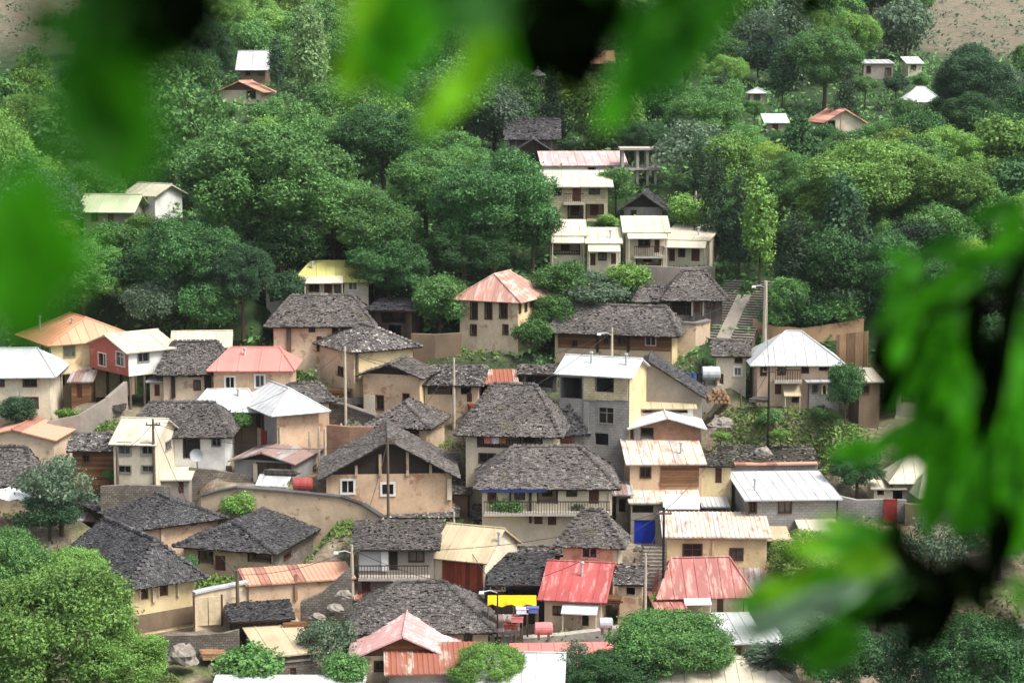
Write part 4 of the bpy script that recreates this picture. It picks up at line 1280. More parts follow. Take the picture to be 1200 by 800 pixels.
wallrun("mossy stone garden wall left of the tall beige tower house", [(482, 391, 418), (510, 392, 420), (541, 390, 418)], 'muddy', name='garden_wall', nick="the mossy garden wall")
wallrun("brown stone terrace wall below the slate house by the stairway", [(762, 370, 392), (790, 378, 402), (815, 380, 404), (832, 376, 398)], 'tan', name='retaining_wall', nick="the brown terrace wall", coping='slatebrown')
wallrun("red-brown brick wall beside leaning posts in the village centre", [(383, 498, 530), (410, 500, 534), (438, 500, 534)], 'brick', name='brick_wall', nick="the red-brown brick wall")
wallrun("grey concrete wall below the flat cream terrace houses", [(728, 311, 330), (770, 312, 334), (800, 314, 336), (838, 312, 332)], 'cement', name='retaining_wall', nick="the concrete wall under the terrace houses")
wallrun("crumbling rubble wall beside the red tile-roofed wall building", [(352, 706, 722), (378, 694, 716), (398, 676, 708), (412, 664, 700)], 'rubblestone', name='rubble_wall', nick="the crumbling rubble wall", Y=137.3)
wallrun("low rust-capped block wall above the white single-slope roof", [(850, 545, 562), (900, 545, 562), (958, 544, 562)], 'block', coping='mtile', name='boundary_wall', nick="the rust-capped wall", Y=156.4)
wallrun("grey ledge wall between the small cream house and the log pile", [(803, 451, 456), (846, 451, 456)], 'concrete', name='ledge_wall', th=2.2, nick="the tank ledge")
wallrun("low stone wall curving behind the patchy whitish-slate house", [(376, 470, 484), (405, 476, 490), (440, 488, 500)], 'rubblestone', name='garden_wall', nick="the low curving stone wall", coping='slateold')
wallrun("red-doored block wall stub right of the courtyard wall", [(1060, 590, 616), (1085, 592, 618)], 'muddy', name='courtyard_wall', nick="the wall stub")

wallrun("pale grey concrete parapet above the long salmon-pink sheet roof", [(612, 748, 768), (660, 744, 768), (700, 739, 765), (738, 734, 760)], 'concrete', name='parapet', th=.8, nick="the grey parapet", Y=134)
wallrun("low stone wall with weeds below the cream sheet-roofed house", [(118, 570, 586), (150, 568, 586), (200, 570, 586)], 'rubblestone', name='garden_wall', nick="the weedy stone wall", Y=150.6)
# red yard door in the courtyard wall
g = at(1042, 612)
mb = MB()
mb.box(-.42, .42, -.12, -.02, .05, 1.75)
mb.box(-.5, -.42, -.14, 0, 0, 1.85)
mb.box(.42, .5, -.14, 0, 0, 1.85)
mb.box(-.5, .5, -.14, 0, 1.76, 1.86)
o = mb.build('yard_door', 'reddoor')
o.location = (g.x, g.y - .25, g.z)
tag(o, 'dark red metal door set in the grey block courtyard wall', 'door')
# cream double gate in the gate wall
g = at(245, 732)
root = empty('double_gate', (g.x, g.y - .3, g.z), math.radians(14))
tag(root, 'pair of pale cream sheet doors below the grey coping of the gate wall', 'gate')
for i in (-1, 1):
    mb = MB()
    mb.box(*sorted((i * .03, i * .85)), -.1, -.03, .1, 2.1)
    mb.build('gate_leaf', 'creamdoor', root)
mb = MB()
mb.box(-1.0, -.88, -.14, 0, 0, 2.2)
mb.box(.88, 1.0, -.14, 0, 0, 2.2)
mb.build('gate_frame', 'woodframe', root)

# ------------------------------------------------------------------ long stairway with a ramp
a0, a1 = at(846, 402), at(880, 332)
root = empty('stairway', a0)
tag(root, 'long steep stone stairway with a concrete ramp climbing to the upper houses', 'stairway')
dv = (a1 - a0)
flat = Vector((dv.x, dv.y, 0))
fd = flat.normalized()
sdv = Vector((fd.y, -fd.x, 0))
ns = 24
sb_l, sb_r, rb2 = MB(), MB(), MB()
Ls = flat.length
for i in range(ns):
    d0, d1 = Ls * i / ns, Ls * (i + 1) / ns
    z1 = dv.z * (i + 1) / ns + .25
    for sb, s0, s1 in ((sb_l, -2.4, -.55), (sb_r, .74, 2.6)):
        q = [fd * d0 + sdv * s0, fd * d0 + sdv * s1, fd * (d1 + .05) + sdv * s1, fd * (d1 + .05) + sdv * s0]
        sb.hexa([p + Vector((0, 0, z1 - 1.5)) for p in q], [p + Vector((0, 0, z1 - .075)) for p in q], 1)
        q = [p - fd * .06 for p in q[:2]] + [p + fd * .06 - fd * (d1 - d0) for p in q[2:]]
        sb.hexa([p + Vector((0, 0, z1 - .07)) for p in q], [p + Vector((0, 0, z1 + .012)) for p in q])
q0 = [sdv * -.5, sdv * .7, fd * Ls * .72 + sdv * .7, fd * Ls * .72 + sdv * -.5]
zt = [.45, .45, dv.z * .72 + .45, dv.z * .72 + .45]
rb2.hexa([p + Vector((0, 0, z - 1.5)) for p, z in zip(q0, zt)], [p + Vector((0, 0, z)) for p, z in zip(q0, zt)])
sb_l.build('flight', ['concrete', 'polewood'], root)  # darker second colour under the treads paints in the riser shade
sb_r.build('flight', ['concrete', 'polewood'], root)
rb2.build('ramp', 'cement', root)
# small steps by the blue door
a0, a1 = at(762, 700, 138.5), at(768, 640, 143)
root = empty('stone_steps', a0)
tag(root, 'dark narrow stone steps climbing to the blue double door', 'steps')
dv = a1 - a0
sb = MB()
for i in range(14):
    y0_, z_ = dv.y * i / 14, dv.z * (i + 1) / 14
    x_ = dv.x * i / 14
    sb.box(x_ - .8, x_ + .8, y0_, y0_ + dv.y / 14 + .1, z_ - 1.2, z_)
sb.build('steps', 'rubblestone', root)


# ------------------------------------------------------------------ poles, wires, posts
def pole(px, ptop, pfoot, label, r=.11, mat='polewood', lamp=False, arms=True, Y=None, name='utility_pole'):
    g = at(px, pfoot, Y)
    h = z_at(g.y, ptop) - g.z
    root = empty(name, g)
    tag(root, label, 'pole')
    mb = MB()
    mb.tube([(0, 0, -2.5), (0, 0, h * .5), (0, 0, h)], [r * 1.15, r, r * .75], 8)
    mb.build('pole', mat, root)
    if arms:
        mb = MB()
        mb.box(-.55, .55, -.05, .05, h - .5, h - .4)
        for x in (-.48, 0.3, .48):
            mb.tube([(x, 0, h - .4), (x, 0, h - .22)], .045, 6)
        mb.build('crossarm', 'polewood', root)
    if lamp:
        mb = MB()
        mb.tube([(0, 0, h - .6), (-.5, -.3, h - .35), (-.95, -.5, h - .4)], .04, 6)
        la = mb.build('lamp_arm', 'galv', root)
        mb = MB()
        mb.hexa([(-1.25, -.62, h - .52), (-.9, -.62, h - .52), (-.9, -.4, h - .52), (-1.25, -.4, h - .52)],
                [(-1.2, -.58, h - .36), (-.92, -.58, h - .36), (-.92, -.43, h - .36), (-1.2, -.43, h - .36)])
        mb.build('lamp_head', 'whiteframe', la)
    return Vector((g.x, g.y, g.z + h - .3))


T = {}
T['a'] = pole(896, 329, 402, "tall cream concrete utility pole with lamp at the foot of the forest", .2, 'post', lamp=True)
T['b'] = pole(717, 384, 432, "short pale lamp pole in front of the long brown plank house", .1, 'post', lamp=True, Y=163)
T['c'] = pole(532, 419, 482, "pale slender utility pole beside the open-fronted slate shed", .12, 'post')
T['d'] = pole(405, 406, 492, "pale utility pole left of the orange gable-fronted house", .12, 'post')
T['e'] = pole(181, 491, 566, "grey utility pole at the corner of the cream sheet-roofed house", .11, 'polewood', Y=151.5)
T['f'] = pole(455, 512, 592, "dark thin utility pole before the wide orange gable house", .1, 'polewood', Y=147.5)
T['g'] = pole(413, 638, 704, "pale pole with lamp at the right end of the red tile roof", .13, 'post', lamp=True)
T['h'] = pole(279, 668, 730, "dark-topped wooden post before the red tile-roofed wall building", .13, 'polewood', arms=False)
T['i'] = pole(138, 524, 562, "dark short wooden post left of the cream sheet-roofed house", .11, 'polewood', arms=False, Y=151)
T['j'] = pole(900, 429, 512, "dark slender pole on the grassy slope below the silver hip-roofed house", .09, 'blackiron')
T['k'] = pole(777, 594, 700, "dark pole standing left of the rusty patchwork-roofed house", .09, 'blackiron', Y=138)
T['l'] = pole(756, 648, 720, "pale post beside the dark narrow stone steps", .1, 'post', arms=False, Y=135)
T['m'] = pole(583, 684, 745, "thin black lamp pole in front of the yellow awning", .06, 'blackiron', lamp=True, Y=133.5)
T['n'] = pole(815, 224, 262, "pale pole in the bushes right of the grey gabled house", .12, 'post', Y=193)
T['o'] = pole(532, 600, 640, "pale post at the right end of the dark timber attic house", .09, 'post', arms=False, Y=146)
T['p'] = pole(834, 276, 318, "slim pole against dark conifers right of the flat cream terrace", .08, 'post', Y=190)
T['q'] = pole(1088, 758, 830, "pale lattice-like pole under the dark leaves at the lower right", .16, 'post', Y=125)
T['r'] = pole(925, 630, 700, "thin pale pole beside the cream gatehouse", .07, 'post', arms=False, Y=139)
T['s'] = pole(800, 452, 492, "pale post holding the tank ledge", .08, 'post', arms=False)
for i, (px, a_, b_) in enumerate(((374, 500, 532), (381, 502, 534), (400, 496, 530), (363, 505, 528))):
    pole(px, a_, b_, ["leftmost but one of the pale leaning yard posts by the brick wall", "third of the pale leaning yard posts by the brick wall", "rightmost pale yard post against the brick wall", "leftmost of the pale leaning yard posts by the brick wall"][i], .11, 'post', arms=False, name='yard_post')


def cable(p, q, sag, label):
    mb = MB()
    pts = [p.lerp(q, i / 14) - Vector((0, 0, sag * 4 * (i / 14) * (1 - i / 14))) for i in range(15)]
    mb.tube(pts, .022, 4)
    o = mb.build('power_cable', 'wire')
    tag(o, label, 'cable', 'power cables strung between the poles')


cable(T['a'], T['n'], 1.2, "thin cable from the tall cream pole up to the pole in the bushes")
cable(T['a'], T['b'], 1.0, "thin cable from the tall cream pole to the plank house lamp pole")
cable(T['b'], T['c'], 1.0, "thin cable from the plank house lamp pole to the pole beside the slate shed")
cable(T['c'], T['d'], .7, "thin cable between the two pale poles around the orange gable-fronted house")
cable(T['d'], T['e'], 1.6, "thin cable from the pale centre-left pole down to the cream sheet-roofed house pole")
cable(T['c'], T['f'], .7, "thin cable from the slate shed pole down to the wide gable house pole")
cable(T['f'], T['g'], .8, "thin cable from the wide gable house pole to the red tile roof pole")
cable(T['g'], T['m'], .6, "thin cable from the red tile roof pole to the awning lamp pole")
cable(T['m'], T['k'], .8, "thin cable from the awning lamp pole to the dark patchwork-house pole")
cable(T['k'], T['j'], 1.0, "thin cable from the dark patchwork-house pole up to the slope pole")
cable(T['g'], T['k'], 1.0, "thin cable crossing in front of the tan-roofed timber house")

cable(T['d'], T['c'] + Vector((0, 0, -.3)), .9, "second thin cable slung lower between the poles of the orange gable house")
cable(T['e'], T['i'], .4, "thin cable from the cream sheet-roofed house pole to the short wooden post")
cable(T['h'], T['g'], .5, "thin cable along the red tile-roofed wall building")
cable(T['f'], T['b'], 1.4, "thin cable from the wide gable house pole up to the plank house lamp pole")
cable(T['e'], T['f'], 1.2, "thin cable from the cream house pole across to the wide gable house pole")
cable(T['o'], T['m'], .5, "thin cable from the attic house post to the awning lamp pole")
cable(T['l'], T['k'], .2, "short cable between the stone steps post and the dark pole")
cable(T['j'], T['a'], .8, "thin cable from the slope pole up to the tall cream pole")
cable(T['h'], T['e'], 1.4, "thin cable from the dark-topped post up to the cream house pole")
# open concrete frame of an unfinished building, high on the slope
g = at(748, 226, 207)
root = empty('concrete_frame', g)
tag(root, 'open grey concrete frame of posts and floor slabs beside the pink-roofed building', 'frame building')
for x in (-1.6, -.1, .9, 1.7):
    for y in (0, 3):
        mb = MB()
        mb.box(x - .13, x + .13, y - .13, y + .13, -1.5, 4.3)
        mb.build('post', 'concrete', root)
for z in (.4, 2.3, 4.31):
    mb = MB()
    mb.box(-2.4 if z < 4 else -1.9, 2.3, -.4, 3.4, z, z + .2)
    mb.build('floor_slab', 'concrete', root)
mb = MB()
mb.hexa([(-1.6, .3, .6), (-.9, .3, .6), (.6, .3, 2.3), (0, .3, 2.3)], [(-1.6, 1.2, .62), (-.9, 1.2, .62), (.6, 1.2, 2.32), (0, 1.2, 2.32)])
mb.build('stair_flight', 'concrete', root)
# conical white gazebo roof on the hill
g = at(630, 98, 262)
root = empty('gazebo', g)
tag(root, 'tiny white conical gazebo roof on posts high in the trees', 'gazebo')
mb = MB()
n = 10
for i in range(n):
    t0, t1 = 2 * math.pi * i / n, 2 * math.pi * (i + 1) / n
    mb.poly([(math.cos(t0) * 1.1, math.sin(t0) * 1.1, 1.0), (math.cos(t1) * 1.1, math.sin(t1) * 1.1, 1.0), (math.cos(t1) * .15, math.sin(t1) * .15, 1.75), (math.cos(t0) * .15, math.sin(t0) * .15, 1.75)])
mb.tube([(0, 0, 1.6), (0, 0, 2.2)], .1, 6)
mb.build('roof', 'mwhite', root)
for x, y in ((.8, .4), (-.8, .4), (.5, -.7), (-.5, -.7)):
    mb = MB()
    mb.tube([(x, y, -1), (x, y, 1.02)], .06, 6)
    mb.build('post', 'post', root)


# ------------------------------------------------------------------ yard things
def drum(px, py, Y, label, mat, r, L, horiz=True, name='fuel_tank', cat='tank', group=None):
    g = at(px, py, Y)
    g.z += r if horiz else 0
    root = empty(name, g)
    tag(root, label, cat, group)
    mb = MB()
    n = 16
    if horiz:
        mb.tube([(-L / 2 - .06, 0, 0), (-L / 2, 0, 0), (-L / 6, 0, 0), (-L / 6 + .03, 0, 0), (L / 6, 0, 0), (L / 6 + .03, 0, 0), (L / 2, 0, 0), (L / 2 + .06, 0, 0)], [r * .7, r, r, r * 1.03, r * 1.03, r, r, r * .7], n)
    else:
        mb.tube([(0, 0, 0), (0, 0, L * .33), (0, 0, L * .36), (0, 0, L * .66), (0, 0, L * .69), (0, 0, L)], [r, r, r * 1.04, r * 1.04, r, r], n)
    mb.build('drum', mat, root)
    mb = MB()
    if horiz:
        for x in (-L * .3, L * .3):
            mb.box(x - .08, x + .08, -r * .8, r * .8, -r - .3, -r * .55)
        mb.build('cradle', 'polewood', root)
    else:
        mb.tube([(r * .4, 0, L), (r * .4, 0, L + .06)], .08, 8)
        mb.build('bung', 'blackiron', root)


drum(355, 575, 150.3, "red horizontal fuel tank below the grey timber ruin", 'redtank', .5, 1.35)
drum(833, 446, 167.0, "big pale galvanised water tank lying on the ledge", 'galv', .6, 1.4, name='water_tank')
for i, px in enumerate((807, 813, 819)):
    drum(px, 449, 166.8, ["leftmost of three blue barrels on the ledge beside the water tank", "middle of three blue barrels on the ledge beside the water tank", "dark barrel nearest the water tank on the ledge"][i], 'bluebarrel' if i < 2 else 'blackiron', .28, .9, False, 'barrel', 'barrel', 'barrels on the ledge')
drum(637, 743, 132.8, "pink horizontal fuel tank in front of the bright red-roofed house", 'pinktank', .42, 1.1)
drum(710, 737, 132.9, "small galvanised tank right of the bright red-roofed house", 'galv', .4, .8, name='water_tank')

# firewood under the ledge
g = at(842, 472, 164.3)
root = empty('log_pile', g)
tag(root, 'orange-ended heap of cut firewood logs below the water tank ledge', 'firewood')
mb = MB()
r_ = .17
for row in range(4):
    for i in range(6 - row):
        x = (i - (5 - row) / 2) * .34 + RNG.uniform(-.05, .05)
        mb.tube([(x, -.5 + RNG.uniform(-.15, .1), row * .28 + r_), (x + RNG.uniform(-.1, .1), .7, row * .28 + r_)], RNG.uniform(.12, .18), 7)
mb.build('logs', 'logend', root)
for i, dx in enumerate((-26, 26)):
    pole(842 + dx, 455, 486, ["left wooden prop of the ledge beside the firewood heap", "right wooden prop of the ledge beside the firewood heap"][i], .07, 'polewood', arms=False, Y=164, name='prop_post')

# yellow awning with a market stall beneath
g = at(600, 728, 134.2)
root = empty('awning_stall', g)
tag(root, 'bright yellow tarpaulin awning over a cluttered stall below stacked slate roofs', 'awning')
mb = MB()
n = 10
zr0, zf0 = z_at(g.y + 1.6, 697) - g.z, z_at(g.y, 709) - g.z
for i in range(n):
    xa, xb = -1.65 + 3.3 * i / n, -1.65 + 3.3 * (i + 1) / n
    wa, wb = .1 * math.sin(i * 1.7), .1 * math.sin((i + 1) * 1.7)
    for (ya, za, yb, zb2) in ((0, zf0, .8, (zf0 + zr0) / 2 - .1), (.8, (zf0 + zr0) / 2 - .1, 1.6, zr0)):
        mb.prism([(xa, ya, za + wa * (1 - ya / 1.6)), (xb, ya, za + wb * (1 - ya / 1.6)), (xb, yb, zb2 + wb * (1 - yb / 1.6)), (xa, yb, zb2 + wa * (1 - yb / 1.6))], (0, 0, -.03))
mb.build('tarpaulin', 'yellowtarp', root)
for x in (-1.6, 0.1, 1.6):
    mb = MB()
    mb.tube([(x, .05, -.6), (x, .05, zf0 - .02)], .05, 6)
    mb.build('post', 'polewood', root)
for i, (px, py, m, lab) in enumerate(((612, 712, 'clothwhite', 'white'), (606, 722, 'clothpink', 'pink'), (624, 711, 'clothblue', 'pale blue'), (598, 730, 'plankred', 'dark red'))):
    gg = at(px, py + 6, 133.6)
    mb = MB()
    mb.box(-.4, .4, -.25, .25, 0, .32)
    mb.box(-.43, .43, -.28, .28, .32, .37)
    o = mb.build('crate', m)
    o.location = gg
    tag(o, lab + " bundle crate under the yellow awning", 'crate', 'goods under the yellow awning')
    mb = MB()
    for sx_ in (-.36, .36):
        for sy_ in (-.2, .2):
            mb.box(sx_ - .04, sx_ + .04, sy_ - .04, sy_ + .04, -1.6, -.002)
    mb.build('crate_legs', 'polewood', o)

# laundry on the central balcony
for i, (px, m, lab) in enumerate(((572, 'clothpink', 'faded pink'), (580, 'clothwhite', 'white'), (588, 'curtain', 'rusty red'))):
    gg = at(px, 512, 154.7)
    mb = MB()
    for j in range(6):
        x0_, x1_ = -.3 + .1 * j, -.2 + .1 * j
        y0_, y1_ = .05 * math.sin(j * 2.1), .05 * math.sin((j + 1) * 2.1)
        mb.prism([(x0_, y0_, -.5), (x1_, y1_, -.5), (x1_, y1_ * .3, .3), (x0_, y0_ * .3, .3)], (0, .02, 0))
    o = mb.build('laundry_cloth', m)
    o.location = gg
    tag(o, lab + " cloth hanging on the deep timber balcony rail", 'laundry', 'laundry on the central balcony')

# covered vehicle-like heap under a pale tarpaulin, at the left border
g = at(10, 596, 148.5)
root = empty('tarpaulin_heap', g)
tag(root, 'pale tarpaulin draped over a hump beside the black porch at the left border', 'tarpaulin')
mb = MB()
nu, nv2 = 14, 7
gridv = [[None] * (nv2 + 1) for _ in range(nu + 1)]
for i in range(nu + 1):
    for j in range(nv2 + 1):
        x, y = -2.2 + 4.4 * i / nu, -1 + 2 * j / nv2
        h = 1.5 * (1 - (x / 2.35) ** 4) * (1 - (y / 1.12) ** 4) ** .5 + .1 * math.sin(x * 5 + y * 3)
        gridv[i][j] = (x, y, max(0, h))
for i in range(nu):
    for j in range(nv2):
        mb.poly([gridv[i][j], gridv[i + 1][j], gridv[i + 1][j + 1], gridv[i][j + 1]])
mb.build('tarpaulin', 'whitetarp', root)


def lump(name, px, py, r, label, cat, mat, Y=None, group=None, flat=.7):
    """rounded stone or heap with an uneven skin"""
    g = at(px, py, Y)
    nlat, nlon = 10, 15
    mb = MB()
    off = Vector((RNG.uniform(0, 90), RNG.uniform(0, 90), RNG.uniform(0, 90)))
    P = []
    for i in range(nlat + 1):
        th = math.pi * i / nlat
        rowp = []
        for j in range(nlon):
            fi = 2 * math.pi * j / nlon
            d = Vector((math.sin(th) * math.cos(fi), math.sin(th) * math.sin(fi), math.cos(th)))
            k_ = 1 + .38 * noise.noise(d * 1.3 + off) + .22 * noise.noise(d * 3.1 + off) + .1 * noise.noise(d * 7 + off)
            rowp.append((d.x * r * k_ * 1.15, d.y * r * k_, max(-.35, d.z) * r * flat * k_))
        P.append(rowp)
    for i in range(nlat):
        for j in range(nlon):
            j2 = (j + 1) % nlon
            mb.poly([P[i][j], P[i + 1][j], P[i + 1][j2], P[i][j2]])
    o = mb.build(name, mat)
    o.location = g + Vector((0, 0, r * flat * .45))
    tag(o, label, cat, group)
    return o


lump('boulder', 214, 778, .8, "tall pale boulder below the grey retaining wall", 'boulder', 'rock', 129.8, flat=1.15)
lump('boulder', 846, 500, .75, "large pale grey boulder on the grassy slope below the firewood", 'boulder', 'rock', 160.5)
lump('boulder', 836, 502, .45, "smaller grey boulder left of the large pale boulder on the slope", 'boulder', 'rock', 160.3)
lump('boulder', 895, 533, .55, "pale small boulder at the edge of the turf roof", 'boulder', 'rock', 157)
for i, (px, py, lab) in enumerate(((300, 762, 'first rubble stone'), (372, 726, 'grey rubble stone at the corner'), (392, 716, 'rough rubble block'), (403, 700, 'upper rubble block'))):
    lump('boulder', px, py, .5, lab + (" by the black timber hut" if i == 0 else " along the crumbling rubble wall, %s from the left" % ('', 'first', 'second', 'third')[i]), 'stone', 'rock', 134 + i * .8)
def plank_pile(px, py, Y, w_, label, mat='plankgrey', n=14):
    g = at(px, py, Y)
    root = empty('timber_pile', g, RNG.uniform(-.3, .3))
    tag(root, label, 'timber pile')
    mb = MB()
    for i in range(n):
        z = (i // 4) * .16
        y = (i % 4) * .3 - .45 + RNG.uniform(-.05, .05)
        a_ = RNG.uniform(-.12, .12)
        l_ = w_ * RNG.uniform(.75, 1.1) / 2
        mb.hexa([(-l_, y - .1 - a_, z), (l_, y - .1 + a_, z), (l_, y + .12 + a_, z), (-l_, y + .12 - a_, z)],
                [(-l_, y - .1 - a_, z + .12), (l_, y - .1 + a_, z + .12 + RNG.uniform(0, .06)), (l_, y + .12 + a_, z + .12), (-l_, y + .12 - a_, z + .12)])
    mb.build('planks', mat, root)


plank_pile(388, 466, 166.5, 3.2, "brown stack of old planks below the patchy whitish-slate house", 'plankbrown', 20)
plank_pile(410, 474, 165.5, 2.6, "grey stack of boards left of the orange gable-fronted house", 'plankgrey', 14)
plank_pile(330, 556, 151.6, 2.4, "loose grey boards in front of the grey timber ruin", 'plankgrey', 10)
plank_pile(600, 476, 164.5, 2.4, "weathered boards lying behind the big central balcony house", 'plankgrey', 12)
plank_pile(712, 706, 136.5, 2.0, "broken beams heaped right of the bright red sheet roof", 'plankbrown', 12)
plank_pile(250, 770, 131.5, 1.8, "short logs stacked against the grey retaining wall", 'logend', 12)
plank_pile(130, 480, 163.5, 2.4, "boards stored under the stilts of the raised red-walled house", 'plankgrey', 12)
plank_pile(870, 640, 146.5, 1.6, "pale boards leaning behind the rusty patchwork-roofed house", 'plankgrey', 8)
plank_pile(455, 706, 139.5, 1.6, "grey boards behind the rusty back shed", 'plankgrey', 8)
plank_pile(345, 735, 134.5, 1.8, "old beams between the black timber hut and the grey-green bushes", 'plankbrown', 10)
plank_pile(690, 600, 149.6, 1.4, "thin poles stacked right of the blue-eaved porch house", 'plankgrey', 8)
plank_pile(846, 560, 156, 1.5, "boards lying beside the yellow-ochre room", 'plankbrown', 8)
plank_pile(560, 480, 163.8, 1.8, "reddish boards heaped below the crooked rusty shed", 'plankred', 12)
plank_pile(890, 470, 163.5, 1.6, "grey boards under the balcony of the silver hip-roofed house", 'plankgrey', 8)
wallrun("ruined grey stone wall stubs left of the unfinished block house", [(606, 428, 446), (622, 436, 448), (640, 430, 449), (652, 438, 450)], 'rubblestone', name='rubble_wall', nick="the ruined stone stubs", Y=168.5)
wallrun("stone yard wall under the small orange slate house", [(436, 534, 552), (470, 536, 554), (500, 534, 552), (540, 530, 552)], 'rubblestone', name='yard_wall', nick="the stone yard wall", Y=158.2)
wallrun("weathered plank yard fence below the white house with huge slate roof", [(222, 540, 560), (248, 544, 562), (272, 546, 566)], 'plankgrey', cat='fence', name='yard_fence', th=.1, nick="the plank yard fence", Y=157)
wallrun("stone terrace edge in front of the blue-eaved porch house", [(562, 612, 628), (600, 614, 630), (650, 616, 632)], 'rubblestone', name='terrace_wall', nick="the porch terrace edge", Y=148.6)
wallrun("rough stone retaining wall right of the dark narrow steps", [(772, 668, 712), (782, 664, 708)], 'rubblestone', name='retaining_wall', nick="the steps retaining wall", Y=138.5)
# satellite dish near the white house
g = at(231, 540, 149.5)
root = empty('satellite_dish', g)
tag(root, 'small grey satellite dish by the white house with huge slate roof', 'satellite dish')
mb = MB()
for i in range(3):
    for j in range(14):
        r0, r1 = .5 * i / 3, .5 * (i + 1) / 3
        t0, t1 = 2 * math.pi * j / 14, 2 * math.pi * (j + 1) / 14
        f_ = lambda r, t: (r * math.cos(t), -.25 + r * r * -.5 + .1, .5 + r * math.sin(t))
        mb.poly([f_(r0, t0), f_(r1, t0), f_(r1, t1), f_(r0, t1)])
mb.build('dish', 'galv', root)
mb = MB()
mb.tube([(0, 0, -.6), (0, -.1, .45)], .04, 6)
mb.build('mast', 'blackiron', root)


# ------------------------------------------------------------------ trees
def leaf_cloud(name, lobes, n, size, aspect=.62, inner=.2, per=9):
    """many small leaf sprays, gathered in tufts over the outer volume of a set of lobes (x, y, z, rx, ry, rz)"""
    L = np.array(lobes, float)
    area = (L[:, 3] * L[:, 4] + L[:, 4] * L[:, 5] + L[:, 3] * L[:, 5])
    m = n // per * 2
    pick = NR.choice(len(L), size=m, p=area / area.sum())
    d = NR.normal(size=(m, 3))
    d /= np.linalg.norm(d, axis=1)[:, None]
    rad = np.where(NR.random(m) < inner, NR.uniform(.3, .85, m), NR.uniform(.84, 1.1, m))
    rad = np.where(NR.random(m) < .1, NR.uniform(1.08, 1.45, m), rad)
    P = L[pick, :3] + d * rad[:, None] * L[pick, 3:]
    keep = np.ones(m, bool)
    for i in range(len(L)):
        q = ((P - L[i, :3]) / L[i, 3:])
        keep &= ~((np.sum(q * q, 1) < .45) & (pick != i))
    P, d = P[keep][:n // per], d[keep][:n // per]
    k_ = len(P)
    tuft = NR.uniform(.5, 1.5, k_)
    P = np.repeat(P, per, 0) + NR.normal(size=(k_ * per, 3)) * (size * 1.5 * np.repeat(tuft, per))[:, None] * np.array([1.1, 1.1, .75])
    d = np.repeat(d + NR.normal(size=(k_, 3)) * .4, per, 0)
    n = len(P)
    nrm = d * .75 + NR.normal(size=(n, 3)) * .6 + np.array([0, 0, .45])
    nrm /= np.linalg.norm(nrm, axis=1)[:, None]
    t = np.cross(nrm, NR.normal(size=(n, 3)))
    t /= np.linalg.norm(t, axis=1)[:, None]
    b = np.cross(nrm, t)
    s = size * NR.uniform(.45, 1.25, n)[:, None]
    V = np.stack([P - t * s, P - b * s * aspect + nrm * s * .15, P + t * s, P + b * s * aspect + nrm * s * .15], 1).reshape(-1, 3)
    Fc = np.arange(n * 4).reshape(n, 4)
    return np_mesh(name, V, Fc, ['leaf_mid'])


def lobes_round(nl, seed, ry=.9, spread=.62, rl=(.34, .52), zs=.8):
    r = random.Random(seed)
    out = [(0, 0, 0, .62, .62, .6)]
    for i in range(nl):
        a = r.uniform(0, 2 * math.pi)
        el = math.asin(r.uniform(-.55, 1))
        q = r.uniform(*rl)
        out.append((math.cos(a) * math.cos(el) * spread, math.sin(a) * math.cos(el) * spread, math.sin(el) * spread * zs, q, q, q * r.uniform(.7, .95)))
    return out


CROWNS = {'round': [], 'big': [], 'bush': [], 'poplar': [], 'conifer': [], 'wispy': []}
for s_ in range(5):
    CROWNS['round'].append(leaf_cloud('crown', lobes_round(20, 40 + s_, spread=.72, rl=(.18, .36)), 18000, .038))
for s_ in range(3):
    CROWNS['big'].append(leaf_cloud('crown', lobes_round(46, 60 + s_, spread=.8, rl=(.12, .25)), 62000, .021))
for s_ in range(3):
    CROWNS['bush'].append(leaf_cloud('crown', lobes_round(8, 80 + s_, zs=.55, rl=(.25, .45)), 6000, .06))
for s_ in range(2):
    r_ = random.Random(90 + s_)
    CROWNS['poplar'].append(leaf_cloud('crown', [(r_.uniform(-.12, .12), r_.uniform(-.12, .12), -1.2 + i * .3, *(2 * [.46 * math.sin(math.pi * (i + 1.6) / 11.5) + .06]), .34) for i in range(9)], 6000, .06))
    CROWNS['conifer'].append(leaf_cloud('crown', [(r_.uniform(-.2, .2) * (1 - i / 12), r_.uniform(-.2, .2) * (1 - i / 12), -1.2 + i * .22, *(2 * [.68 * (1 - i / 12.5) * r_.uniform(.8, 1.15)]), .13) for i in range(12)], 6500, .06, aspect=.35, inner=.4))
    CROWNS['wispy'].append(leaf_cloud('crown', lobes_round(16, 95 + s_, spread=.8, rl=(.16, .3)), 4200, .05))


def trunk_mesh(seed):
    r = random.Random(seed)
    mb = MB()
    mb.tube([(0, 0, -.25), (r.uniform(-.03, .03), 0, .4), (r.uniform(-.05, .05), r.uniform(-.05, .05), .85), (0, 0, 1.15)], [.085, .06, .045, .02], 7)
    for i in range(5):
        a = r.uniform(0, 6.28)
        z = r.uniform(.5, .9)
        L = r.uniform(.35, .6)
        mb.tube([(0, 0, z), (math.cos(a) * L * .5, math.sin(a) * L * .5, z + .18), (math.cos(a) * L, math.sin(a) * L, z + .45)], [.035, .024, .008], 5)
    me = bpy.data.meshes.new('trunk')
    me.from_pydata(mb.v, [], mb.f)
    me.materials.append(MATS['bark'])
    return me


TRUNKS = [trunk_mesh(i) for i in range(4)]
TREES = []       # (root, px, py, tone, shape, size)
BUSH = ('bush',)
_proto = {}


